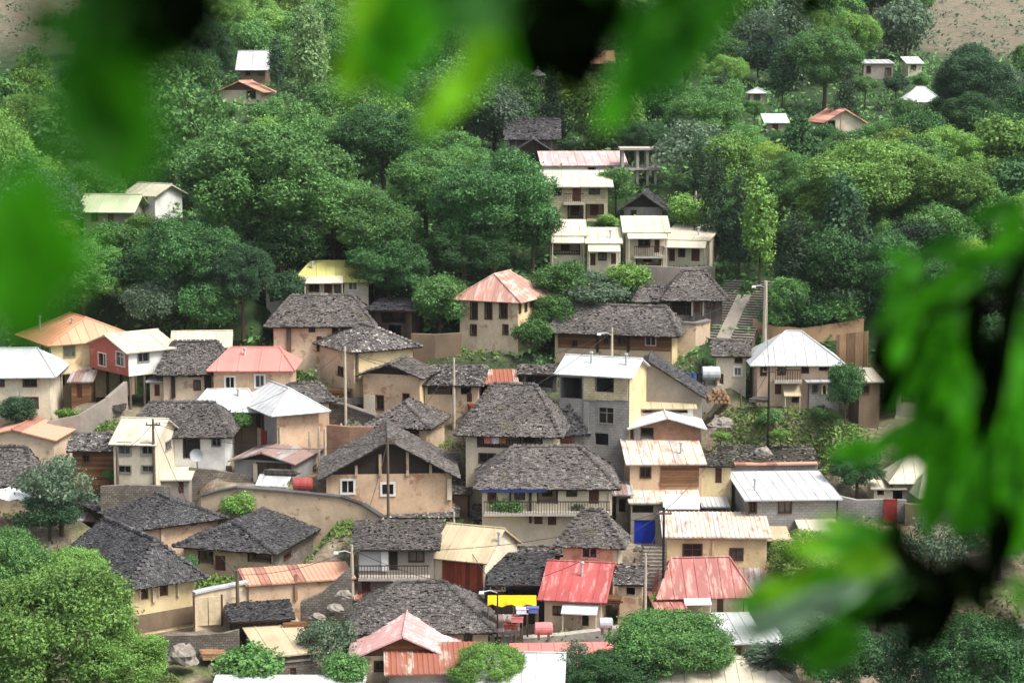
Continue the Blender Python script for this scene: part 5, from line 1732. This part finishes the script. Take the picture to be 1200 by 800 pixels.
def tree(cx, cy, rpx, by, tone='mid', shape='round', Y=None, sz=1.0, trunk='bark'):
    Y = Y or Y_of(by)
    X = x_at(cx, Y, z_at(Y, by))
    gz = ground(X, Y)
    zc = z_at(Y, cy)
    r = rpx * (Y * CA - gz * SA) / F
    root = empty('bush' if shape == 'bush' else 'conifer_tree' if shape == 'conifer' else 'poplar_tree' if shape == 'poplar' else 'tree', (X, Y, gz), RNG.uniform(0, 6.28))
    me = RNG.choice(CROWNS[shape])
    key = me.name
    if key not in _proto:
        _proto[key] = bpy.data.objects.new('crown', me)
        c = _proto[key]
    else:
        c = _proto[key].copy()
    c.name = 'foliage' if shape == 'bush' else 'crown'
    COL.objects.link(c)
    c.parent = root
    hc = max(zc - gz, r * .25 * sz)
    c.location = (0, 0, hc)
    c.scale = (r * RNG.uniform(.85, 1.18), r * RNG.uniform(.85, 1.18), r * sz)
    c.rotation_euler = (RNG.uniform(-.16, .16), RNG.uniform(-.16, .16), 0)
    c.material_slots[0].link = 'OBJECT'
    c.material_slots[0].material = MATS['leaf_' + tone]
    t = bpy.data.objects.new('stem' if shape == 'bush' else 'trunk', RNG.choice(TRUNKS))
    COL.objects.link(t)
    t.parent = root
    tw = max(r, .8) * (.55 if shape == 'bush' else .9) * (.6 if shape in ('poplar', 'conifer') else 1)
    t.scale = (tw, tw, hc * (1.0 if shape not in ('poplar', 'conifer') else 1.2))
    if trunk != 'bark':
        t.material_slots[0].link = 'OBJECT'
        t.material_slots[0].material = MATS[trunk]
    TREES.append((root, cx, cy, tone, shape, r))
    return root


EXPL = [
    (965, 162, 22, 178, 'dark', 'round', .9), (1008, 166, 20, 180, 'mid', 'round', .9), (1060, 127, 17, 140, 'mid', 'round', .9), (1102, 126, 18, 140, 'dark', 'round', .9), (1082, 131, 15, 142, 'mid', 'bush', .9), (1014, 99, 15, 112, 'mid', 'round', .9), (1050, 98, 15, 112, 'blue', 'round', .9),
    (1080, 94, 13, 104, 'mid', 'round', .9), (884, 127, 13, 138, 'mid', 'round', .9), (906, 162, 13, 172, 'dark', 'round', .9), (932, 154, 16, 166, 'mid', 'round', .9), (262, 132, 15, 142, 'mid', 'round', .8), (304, 131, 14, 140, 'mid', 'bush', .8), (1035, 160, 26, 184, 'mid', 'big', .9), (985, 172, 20, 188, 'bright', 'round', .8), (870, 165, 26, 190, 'mid', 'big', .9),
    # big and telling ones: centre x, y, radius px, foot y, tone, shape, (height scale), (depth)
    (315, 214, 112, 318, 'mid', 'big', .78), (578, 238, 76, 330, 'dark', 'big', 1.0), (500, 215, 52, 300, 'mid', 'big', 1.0), (450, 165, 58, 258, 'dark', 'big', .95),
    (440, 262, 60, 330, 'mid', 'big', .8), (455, 312, 48, 356, 'dark', 'big', .85), (515, 350, 38, 388, 'mid', 'round', .9), (222, 300, 62, 380, 'dark', 'big', 1.0),
    (180, 352, 34, 396, 'grey', 'round', .9), (285, 320, 40, 392, 'blue', 'big', 1.2), (330, 285, 44, 345, 'dark', 'round', .9), (338, 336, 26, 368, 'blue', 'round', .9),
    (100, 320, 54, 375, 'mid', 'big', .9), (240, 355, 34, 398, 'dark', 'round', 1.0), (130, 285, 34, 330, 'mid', 'round', .9), (170, 270, 30, 300, 'bright', 'round', .8),
    (390, 235, 50, 310, 'mid', 'big', .9), (262, 262, 40, 320, 'mid', 'round', .9), (545, 290, 50, 348, 'dark', 'big', .8), (625, 265, 34, 322, 'dark', 'round', 1.1),
    (365, 66, 34, 126, 'pale', 'poplar', 1.15), (325, 72, 15, 118, 'blue', 'poplar', 1.3), (246, 85, 20, 118, 'blue', 'round', 1.1), (280, 40, 24, 70, 'mid', 'round', .8), (218, 145, 28, 178, 'mid', 'round', .9),
    (660, 328, 30, 372, 'mid', 'round', .9), (735, 325, 24, 350, 'bright', 'bush', 1.0), (625, 390, 24, 414, 'mid', 'bush', 1.0), (648, 365, 26, 392, 'mid', 'round', .9), (700, 345, 34, 384, 'grey', 'bush', .6),
    (803, 246, 26, 268, 'bright', 'bush', .9), (722, 215, 22, 244, 'mid', 'round', 1.1), (690, 330, 24, 350, 'grey', 'bush', .7), (710, 258, 12, 268, 'bright', 'bush', .8),
    (838, 232, 34, 284, 'conifer', 'conifer', 1.35), (866, 250, 30, 322, 'conifer', 'conifer', 1.4), (822, 200, 26, 262, 'conifer', 'conifer', 1.3),
    (890, 262, 34, 348, 'bright', 'poplar', 1.0), (922, 345, 24, 396, 'mid', 'round', 1.1), (930, 300, 40, 384, 'conifer', 'conifer', 1.0), (968, 305, 44, 384, 'dark', 'round', 1.0),
    (1000, 290, 48, 376, 'conifer', 'conifer', 1.0), (1040, 310, 46, 382, 'dark', 'big', 1.0), (1010, 215, 82, 300, 'bright', 'big', .8), (1100, 225, 62, 300, 'bright', 'big', .85), (930, 215, 44, 290, 'mid', 'big', .95),
    (1075, 290, 40, 372, 'conifer', 'round', 1.0), (915, 368, 26, 392, 'mid', 'bush', .8), (950, 366, 28, 392, 'dark', 'bush', .8), (990, 362, 30, 390, 'mid', 'bush', .8), (1120, 330, 46, 400, 'dark', 'big', 1.0), (1175, 330, 50, 400, 'conifer', 'big', 1.0),
    (1150, 400, 40, 440, 'dark', 'round', .9), (1130, 470, 44, 520, 'mid', 'round', .9), (990, 450, 20, 500, 'dark', 'round', 1.6), (1004, 548, 36, 585, 'dark', 'big', .85), (1085, 512, 30, 545, 'mid', 'round', .7), (1130, 560, 40, 610, 'dark', 'round', 1.0),
    (1170, 620, 50, 680, 'dark', 'big', 1.0),
    (58, 738, 100, 850, 'bright', 'big', 1.0), (142, 776, 54, 850, 'bright', 'big', .95), (8, 672, 70, 800, 'mid', 'big', .95), (86, 672, 40, 800, 'bright', 'big', .9), (72, 570, 42, 632, 'grey', 'wispy', 1.05), (58, 600, 34, 640, 'blue', 'round', .8),
    (20, 480, 26, 512, 'blue', 'round', .8), (283, 590, 19, 612, 'bright', 'bush', .9), (290, 782, 42, 812, 'mid', 'bush', .8), (385, 752, 32, 790, 'grey', 'wispy', 1.1), (400, 785, 34, 820, 'mid', 'bush', .8),
    (570, 780, 40, 830, 'bright', 'big', .85), (785, 755, 66, 815, 'mid', 'big', .75), (720, 790, 56, 835, 'dark', 'big', .6), (676, 775, 26, 815, 'grey', 'wispy', 1.2), (595, 590, 24, 616, 'mid', 'bush', .8), (671, 593, 14, 616, 'blue', 'bush', 1.0),
    (960, 660, 62, 712, 'yellow', 'big', .8), (1030, 690, 50, 740, 'mid', 'big', .9), (900, 770, 40, 812, 'grey', 'bush', .6), (970, 760, 66, 830, 'dark', 'big', .8), (1060, 775, 60, 840, 'blue', 'big', .9), (1140, 770, 64, 850, 'dark', 'big', 1.0),
    (1090, 640, 40, 690, 'grey', 'wispy', 1.0), (283, 492, 14, 506, 'mid', 'bush', .9), (146, 558, 16, 578, 'mid', 'bush', .6), (170, 560, 10, 580, 'bright', 'bush', .7), (130, 556, 10, 576, 'mid', 'bush', .8), (80, 485, 14, 496, 'bright', 'bush', .7), (765, 460, 7, 468, 'mid', 'bush', 1.4), (775, 700, 14, 722, 'yellow', 'bush', .8),
    (905, 488, 13, 500, 'mid', 'bush', .8), (960, 483, 16, 498, 'mid', 'bush', .7), (915, 508, 12, 518, 'bright', 'bush', .7), (845, 510, 12, 522, 'bright', 'bush', .6), (152, 404, 12, 416, 'bright', 'bush', .6), (220, 660, 16, 684, 'dark', 'bush', .7),
]
for q in EXPL:
    tree(q[0], q[1], q[2], q[3], q[4], q[5], sz=q[6], Y=q[7] if len(q) > 7 else None)

RECTS.append((732, 764, 176, 226, 207))
RECTS.append((826, 894, 332, 402, 173))
RECTS.append((618, 642, 80, 98, 262))
# the rest of the wood: trees at their own spacing wherever they would not stand before a house
placed = [(q[0], q[3], q[2]) for q in EXPL]


def limit(x):
    return 372 if x < 300 else 318 if x < 440 else 352 if x < 640 else 246 if x < 860 else 392


fill = 0
FR = random.Random(21)
for tries in range(9000):
    if fill >= 222:
        break
    x, by = FR.uniform(-30, 1230), 2 + 375 * FR.random() ** 1.2
    if by > limit(x):
        continue
    Y = Y_of(by)
    if by < 78 and (x < 110 or (x > 1070 and by < 62)) and FR.random() < .93:
        continue
    if 190 < x < 310 and by < 60 and FR.random() < .6:
        continue
    rm = FR.uniform(2.6, 5.4)
    r = rm * F / Y
    cy = by - r * FR.uniform(.85, 1.2)
    if any((abs(x - p[0]) / 1.0) ** 2 + ((by - p[1]) * 1.7) ** 2 < ((r + min(p[2], 45)) * .56) ** 2 for p in placed):
        continue
    if (x > 1082 and cy - r < 44) or (x < 108 and cy - r < 52):
        continue
    bad = False
    for (l, rr, tp, bs, hy) in RECTS:
        if hy > Y - 1 and x + r * .8 > l and x - r * .8 < rr and cy - r * .75 < (bs if hy < 225 else tp + .5 * (bs - tp)) and by > tp:
            bad = True
            break
        if abs(hy - Y) < (5 if hy < 225 else 3) and l - r * .4 < x < rr + r * .4:
            bad = True
            break
    if bad:
        continue
    shape = FR.choices(['round', 'big', 'poplar', 'conifer', 'wispy', 'bush'], [9, 5, 1.6, .9, 1.4, 1])[0]
    tone = 'conifer' if shape == 'conifer' else FR.choices(['mid', 'dark', 'bright', 'grey', 'blue', 'yellow'], [9, 4.5, 6, 1.5, 1, 1.4])[0]
    if shape in ('poplar', 'conifer'):
        r *= .8
    placed.append((x, by, r))
    tree(x, cy, r, by, tone, shape, Y=Y, sz=FR.uniform(.75, 1.3))
    fill += 1
# the wood goes on past both edges of the picture
side_trees = 0
for tries in range(2500):
    if side_trees >= 75:
        break
    x = FR.choice((FR.uniform(-330, -40), FR.uniform(1240, 1560)))
    by = FR.uniform(40, 640) if x > 600 else FR.uniform(40, 420)
    Y = Y_of(by)
    if by < 90 and FR.random() < .8:
        continue
    r = FR.uniform(3.0, 5.6) * F / Y
    if any((x - p[0]) ** 2 + ((by - p[1]) * 1.7) ** 2 < ((r + min(p[2], 45)) * .6) ** 2 for p in placed):
        continue
    if any(x + r > l and x - r < rr and abs(hy - Y) < 8 for (l, rr, tp, bs, hy) in RECTS):
        continue
    placed.append((x, by, r))
    tree(x, by - r * FR.uniform(.85, 1.2), r, by, FR.choice(('mid', 'mid', 'dark', 'bright')), FR.choice(('round', 'big')), Y=Y, sz=FR.uniform(.8, 1.2))
    side_trees += 1
print("TREES", len(TREES), "fill", fill)

# labels: look first, then the nearest house, then order from the left among what is still alike
TONE = {'mid': 'mid green', 'dark': 'dark green', 'bright': 'bright green', 'yellow': 'yellow-green', 'grey': 'grey-green', 'blue': 'deep bluish-green', 'conifer': 'blackish green', 'pale': 'pale light green'}
SHAPE = {'round': 'round-crowned tree', 'big': 'broad many-lobed tree', 'bush': 'low bush', 'poplar': 'tall slim poplar', 'conifer': 'pointed conifer', 'wispy': 'open loose tree'}
byl = {}
for t in TREES:
    root, cx, cy, tone, shape, r = t
    best = min(LAND, key=lambda l: math.hypot(l[0] - cx, (l[1] - cy) * 1.2))
    dx, dy = best[0] - cx, best[1] - cy
    rel = ('left of' if dx > 0 else 'right of') if abs(dx) > abs(dy) * 1.2 else ('above' if dy > 0 else 'below')
    s = "%s %s %s %s" % (TONE[tone], SHAPE[shape], rel, best[2])
    byl.setdefault(s, []).append(t)
ORD = ['leftmost', 'second from left', 'third from left', 'fourth from left', 'fifth from left', 'sixth from left', 'seventh from left', 'eighth from left', 'ninth from left', 'tenth from left', 'eleventh from left', 'twelfth from left', 'thirteenth from left'] + ['number %d from left' % i for i in range(14, 60)]
for s, ts in byl.items():
    ts.sort(key=lambda t: t[1])
    for i, t in enumerate(ts):
        lab = s if len(ts) == 1 else "%s: %s" % (s, ORD[i] if i < len(ts) - 1 else 'rightmost')
        tag(t[0], lab, 'bush' if t[4] == 'bush' else 'tree', 'bushes between the houses' if t[4] == 'bush' else 'trees on the wooded hillside')

# ------------------------------------------------------------------ undergrowth, grass and rubble on the ground


def scatter(name, label, n, fn, size, mat, cat=None, up=.6, aspect=.5):
    P, tries = [], 0
    while len(P) < n and tries < n * 12:
        tries += 1
        q = fn()
        if q is None:
            continue
        inside = False
        for (A, u, v, W, D, z) in PADS:
            dx, dy = q[0] - A.x, q[1] - A.y
            if abs(dx) + abs(dy) > 40:
                continue
            la, lb = dx * u.x + dy * u.y, dx * v.x + dy * v.y
            if -.2 < la < W + .2 and -.4 < lb < D + .2:
                inside = True
                break
        if not inside:
            P.append((q[0], q[1], ground(q[0], q[1]) + q[2]))
    P = np.array(P)
    n = len(P)
    nrm = NR.normal(size=(n, 3)) * .7 + np.array([0, -.35, up])
    nrm /= np.linalg.norm(nrm, axis=1)[:, None]
    t = np.cross(nrm, NR.normal(size=(n, 3)))
    t /= np.linalg.norm(t, axis=1)[:, None]
    b = np.cross(nrm, t)
    s = size * NR.uniform(.5, 1.5, n)[:, None]
    V = np.stack([P - t * s, P - b * s * aspect, P + t * s, P + b * s * aspect], 1).reshape(-1, 3)
    o = bpy.data.objects.new(name, np_mesh(name, V, np.arange(n * 4).reshape(n, 4), [mat]))
    COL.objects.link(o)
    tag(o, label, cat or 'undergrowth', kind='stuff')
    return o


UR = random.Random(5)


def under():
    Y = UR.uniform(168, 330)
    X = UR.uniform(-.30, .30) * Y
    if (X < -.19 * Y and Y > 275) or (X > .175 * Y and Y > 296) or math.sin(X * .5 + Y * .3) + math.sin(X * .21 - Y * .37) + UR.uniform(-1, 1) < -.6:
        return None
    b_ = max(0, math.sin(X * 1.3 + Y * .7) + math.sin(X * .8 - Y * 1.1)) * .75
    return X, Y, UR.uniform(.05, .4) + b_ * UR.uniform(.3, 1.1)


scatter('undergrowth', 'dense green undergrowth covering the wooded slope between the trees', 60000, under, .26, 'leaf_mid')


def weeds():
    Y = UR.uniform(126, 172)
    X = UR.uniform(-.27, .27) * Y
    if math.sin(X * .8 + Y * .5) + math.sin(X * .33 - Y * .61) + math.sin(Y * 1.1) * .5 + UR.uniform(-.4, .4) < .85:
        return None
    return X, Y, abs(UR.gauss(0, .22)) + .03


scatter('weeds', 'patches of weeds growing on bare ground between the houses', 11000, weeds, .15, 'grassy')


def patch(pts, Y=None):
    def f():
        px, py, rx, ry = UR.choice(pts)
        p = at(px + UR.gauss(0, rx), py + UR.gauss(0, ry), Y)
        return p.x, p.y, abs(UR.gauss(0, .16)) + .03
    return f


scatter('tall_grass', 'bright tall grass below the curved yellow wall and on the right slope', 15000,
        patch([(395, 622, 26, 7), (350, 612, 20, 4), (420, 614, 14, 6), (880, 515, 22, 9), (860, 525, 20, 5), (920, 525, 24, 8), (930, 500, 20, 8), (950, 535, 14, 6), (350, 422, 8, 4), (515, 405, 16, 6), (900, 505, 30, 10), (940, 515, 26, 10), (870, 500, 16, 8), (965, 500, 18, 10), (990, 520, 14, 12), (210, 395, 20, 14), (230, 375, 16, 14), (100, 498, 20, 4), (260, 680, 20, 6)]), .15, 'grassy', 'grass')


def drybush():
    Y = UR.uniform(285, 420)
    X = UR.choice([-1, 1]) * UR.uniform(.16, .30) * Y
    if math.sin(X * .9) + math.sin(Y * .55 + X * .3) < .7:
        return None
    return X, Y, abs(UR.gauss(0, .5))


scatter('dry_scrub', 'dark scrub dotted over the dry pale hilltop', 5200, drybush, .32, 'leaf_grey', 'scrub')
# loose stones
mb = MB()
for i in range(1500):
    Y = UR.uniform(127, 170)
    X = UR.uniform(-.26, .26) * Y
    if math.sin(X * .7 + Y * .4) + math.sin(X * .29 - Y * .7) + UR.uniform(-.5, .5) < .3:
        continue
    z = ground(X, Y)
    r = UR.uniform(.08, .28)
    a_ = [Vector((X, Y, z)) + Vector((dx * r * UR.uniform(.7, 1.2), dy * r * UR.uniform(.7, 1.2), 0)) for dx, dy in ((-1, -1), (1, -1), (1, 1), (-1, 1))]
    mb.hexa([p - Vector((0, 0, .1)) for p in a_], [p.lerp(Vector((X, Y, z)), .3) + Vector((0, 0, r * UR.uniform(.6, 1.1))) for p in a_])
o = mb.build('rubble', 'rock')
tag(o, 'loose stones and rubble lying between the houses', 'rubble', kind='stuff')


# ------------------------------------------------------------------ the branches near the lens
def near_leaf_mesh(seed):
    r = random.Random(seed)
    mb = MB()
    n = 9
    rows = []
    for i in range(n + 1):
        t = i / n
        wdt = .30 * (math.sin(math.pi * t ** .75) ** .9) * (1 if t < .97 else .3) + .004
        zc = -.18 * t * t + .03 * math.sin(t * 9 + seed)
        rows.append([(-wdt, t, zc + wdt * .35), (-wdt * .5, t, zc + wdt * .12), (0, t, zc), (wdt * .5, t, zc + wdt * .14), (wdt, t, zc + wdt * .4)])
    for a_, b_ in zip(rows, rows[1:]):
        for j in range(4):
            mb.poly([a_[j], a_[j + 1], b_[j + 1], b_[j]])
    mb.tube([(0, -.22, .03), (0, 0, 0), (0, .5, -.045)], [.014, .011, .005], 5)
    me = bpy.data.meshes.new('leaf')
    me.from_pydata(mb.v, [], mb.f)
    me.polygons.foreach_set('use_smooth', [True] * len(me.polygons))
    me.materials.append(MATS['near_green'])
    return me


LEAFM = [near_leaf_mesh(i) for i in range(4)]
LR = random.Random(3)


def near(px, py, d):
    return ray(px, py) * d


def branch(label, twigs, leaves, cat='branch', k=1.0, thin=1.0):
    twigs = [[(p[0], p[1], p[2] * k, p[3] * k) for p in tw] for tw in twigs]
    leaves = [(q[0], q[1], q[2], q[3], q[4] * k, q[5]) for q in leaves]
    root = empty('leafy_branch', near(twigs[0][0][0], twigs[0][0][1], twigs[0][0][2]))
    tag(root, label, cat, 'blurred branches close to the viewer')
    o = root.location
    for pts in twigs:
        mb = MB()
        P = [near(*p[:3]) - o for p in pts]
        mb.tube(P, [p[3] for p in pts], 7)
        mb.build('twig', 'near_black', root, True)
    for (px, py, L, ang, d, m) in leaves:
        lf = bpy.data.objects.new('leaf', LR.choice(LEAFM))
        COL.objects.link(lf)
        lf.parent = root
        s = L * d / F
        a_ = math.radians(ang)
        # picture angle: 0 = to the right, 90 = up; leaf runs along its own +y
        y_ = Vector((math.cos(a_), LR.uniform(-.35, .35), math.sin(a_))).normalized()
        nz = Vector((LR.uniform(-.4, .4), -1, LR.uniform(-.1, .6)))
        x_ = y_.cross(nz).normalized()
        n_ = x_.cross(y_).normalized()
        wd = LR.uniform(.75, 1.1) * (.55 if m == 'pale' else 1) * thin
        M = Matrix((x_ * wd, y_, n_)).transposed().to_4x4() @ Matrix.Scale(s, 4)
        c = near(px, py, d) - o - y_ * s * .5
        lf.matrix_local = Matrix.Translation(c) @ M
        lf.material_slots[0].link = 'OBJECT'
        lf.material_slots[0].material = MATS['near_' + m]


G, B, Dp, K, Pl = 'green', 'bright', 'deep', 'black', 'pale'  # Dp and K carry painted shade, Pl a painted sky reflection
branch("very blurred green leaves hanging in the upper left corner",
       [[(-60, -60, 1.0, .006), (120, -30, .95, .005), (260, -40, .95, .004)], [(40, -40, .95, .004), (20, 120, .95, .003), (20, 240, .95, .002)]],
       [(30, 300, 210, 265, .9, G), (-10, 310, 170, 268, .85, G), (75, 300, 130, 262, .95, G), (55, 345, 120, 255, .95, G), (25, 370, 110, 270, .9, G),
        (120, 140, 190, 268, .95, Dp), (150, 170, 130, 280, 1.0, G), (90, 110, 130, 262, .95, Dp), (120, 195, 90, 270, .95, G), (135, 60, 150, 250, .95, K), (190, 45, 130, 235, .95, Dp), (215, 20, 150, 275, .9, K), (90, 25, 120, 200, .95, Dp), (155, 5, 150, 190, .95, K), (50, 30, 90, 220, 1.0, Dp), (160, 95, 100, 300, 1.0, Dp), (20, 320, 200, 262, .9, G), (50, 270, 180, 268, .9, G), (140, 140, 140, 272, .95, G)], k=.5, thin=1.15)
branch("blurred bright yellow-green and shade-blackened leaves hanging over the top centre",
       [[(330, -70, 1.05, .005), (600, -30, 1.0, .005), (820, -40, 1.0, .004), (960, -30, 1.0, .003)], [(620, -20, .95, .005), (655, 90, .95, .003)]],
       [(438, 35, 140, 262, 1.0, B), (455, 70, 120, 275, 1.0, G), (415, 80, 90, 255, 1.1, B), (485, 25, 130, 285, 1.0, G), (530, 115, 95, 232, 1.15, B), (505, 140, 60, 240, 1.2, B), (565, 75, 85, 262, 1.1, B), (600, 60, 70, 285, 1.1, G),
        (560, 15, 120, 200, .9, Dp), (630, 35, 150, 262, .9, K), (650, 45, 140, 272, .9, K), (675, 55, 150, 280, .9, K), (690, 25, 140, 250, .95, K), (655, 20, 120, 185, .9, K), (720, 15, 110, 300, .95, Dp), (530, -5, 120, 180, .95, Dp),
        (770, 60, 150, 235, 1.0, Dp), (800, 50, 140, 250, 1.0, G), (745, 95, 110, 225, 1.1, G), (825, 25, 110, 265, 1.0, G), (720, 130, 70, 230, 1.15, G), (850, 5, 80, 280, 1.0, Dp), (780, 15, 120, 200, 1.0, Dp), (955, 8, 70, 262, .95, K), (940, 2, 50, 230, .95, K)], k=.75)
branch("dark stem with blurred green leaves hanging down the right side",
       [[(1290, 150, 1.7, .010), (1190, 330, 1.6, .008), (1165, 470, 1.6, .008), (1172, 600, 1.6, .005), (1165, 700, 1.6, .003)], [(1190, 330, 1.6, .005), (1090, 370, 1.6, .004), (1040, 480, 1.6, .004)]],
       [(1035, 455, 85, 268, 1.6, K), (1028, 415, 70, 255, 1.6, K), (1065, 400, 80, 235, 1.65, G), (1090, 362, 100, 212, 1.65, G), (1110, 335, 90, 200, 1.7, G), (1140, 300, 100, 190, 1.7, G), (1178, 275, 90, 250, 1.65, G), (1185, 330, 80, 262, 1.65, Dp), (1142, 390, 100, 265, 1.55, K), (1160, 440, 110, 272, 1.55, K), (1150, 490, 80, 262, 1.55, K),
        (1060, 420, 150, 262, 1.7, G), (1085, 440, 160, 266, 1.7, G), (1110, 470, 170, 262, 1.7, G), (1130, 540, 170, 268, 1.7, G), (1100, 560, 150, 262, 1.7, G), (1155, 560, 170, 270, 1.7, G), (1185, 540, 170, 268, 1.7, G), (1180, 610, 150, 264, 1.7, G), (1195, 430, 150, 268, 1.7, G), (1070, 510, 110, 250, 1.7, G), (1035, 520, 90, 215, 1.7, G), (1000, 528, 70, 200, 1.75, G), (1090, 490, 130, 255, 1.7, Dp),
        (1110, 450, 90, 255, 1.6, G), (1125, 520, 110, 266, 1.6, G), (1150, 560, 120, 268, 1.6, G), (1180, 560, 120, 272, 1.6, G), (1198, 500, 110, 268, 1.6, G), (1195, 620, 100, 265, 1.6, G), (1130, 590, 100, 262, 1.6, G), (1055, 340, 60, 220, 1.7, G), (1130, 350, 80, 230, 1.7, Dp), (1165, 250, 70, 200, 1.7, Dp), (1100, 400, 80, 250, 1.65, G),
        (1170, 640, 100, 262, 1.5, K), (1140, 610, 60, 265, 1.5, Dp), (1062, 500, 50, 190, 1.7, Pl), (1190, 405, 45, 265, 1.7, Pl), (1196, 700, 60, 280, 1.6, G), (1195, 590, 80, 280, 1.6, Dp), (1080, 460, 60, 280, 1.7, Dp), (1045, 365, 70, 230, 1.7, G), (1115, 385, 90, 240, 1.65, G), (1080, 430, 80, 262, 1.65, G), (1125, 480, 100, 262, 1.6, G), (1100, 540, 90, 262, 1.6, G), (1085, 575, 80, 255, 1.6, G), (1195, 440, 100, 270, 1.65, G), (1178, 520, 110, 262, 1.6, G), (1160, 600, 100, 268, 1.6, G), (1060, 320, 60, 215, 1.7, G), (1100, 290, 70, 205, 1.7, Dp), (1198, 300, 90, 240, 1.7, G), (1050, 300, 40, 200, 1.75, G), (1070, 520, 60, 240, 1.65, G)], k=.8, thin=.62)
branch("blurred pale and dark leaves crossing the lower right corner",
       [[(1260, 780, 1.5, .006), (1130, 690, 1.45, .005), (1060, 640, 1.5, .004)], [(1130, 690, 1.45, .005), (1010, 720, 1.5, .004), (870, 790, 1.55, .002)]],
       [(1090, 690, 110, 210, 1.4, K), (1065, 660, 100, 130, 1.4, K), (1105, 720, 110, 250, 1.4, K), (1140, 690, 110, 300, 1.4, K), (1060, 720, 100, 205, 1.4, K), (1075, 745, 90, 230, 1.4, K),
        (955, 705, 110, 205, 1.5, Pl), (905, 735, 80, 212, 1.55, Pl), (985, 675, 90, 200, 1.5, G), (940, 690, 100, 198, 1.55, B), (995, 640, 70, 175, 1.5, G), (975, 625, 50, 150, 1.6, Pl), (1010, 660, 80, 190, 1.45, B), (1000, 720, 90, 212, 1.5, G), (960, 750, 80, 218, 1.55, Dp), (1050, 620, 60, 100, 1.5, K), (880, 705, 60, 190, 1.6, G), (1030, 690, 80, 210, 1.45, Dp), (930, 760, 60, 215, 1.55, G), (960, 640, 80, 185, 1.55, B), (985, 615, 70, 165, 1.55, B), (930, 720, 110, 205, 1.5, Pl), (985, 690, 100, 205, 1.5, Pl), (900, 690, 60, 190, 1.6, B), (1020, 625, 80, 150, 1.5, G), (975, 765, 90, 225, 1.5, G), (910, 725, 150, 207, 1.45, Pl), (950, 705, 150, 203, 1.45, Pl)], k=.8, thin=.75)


# ------------------------------------------------------------------ the thin summer haze over the valley
mb = MB()
hb = (-450, 450, -90, 660, float(ZZ.min()) - 1.2, max(float(ZZ.max()), 30) + 1.5)
mb.box(*hb)
k = N('haze_air')
k.t.nodes.remove(k.p)
pv = k.n("VolumePrincipled")
pv.inputs['Color'].default_value = (.86, .92, .96, 1)
pv.inputs['Density'].default_value = 0.00006
k.l(pv.outputs[0], k.out.inputs['Volume'])
hz = mb.build('haze', k.m)
tag(hz, 'thin pale summer haze filling the valley', 'haze', kind='stuff')
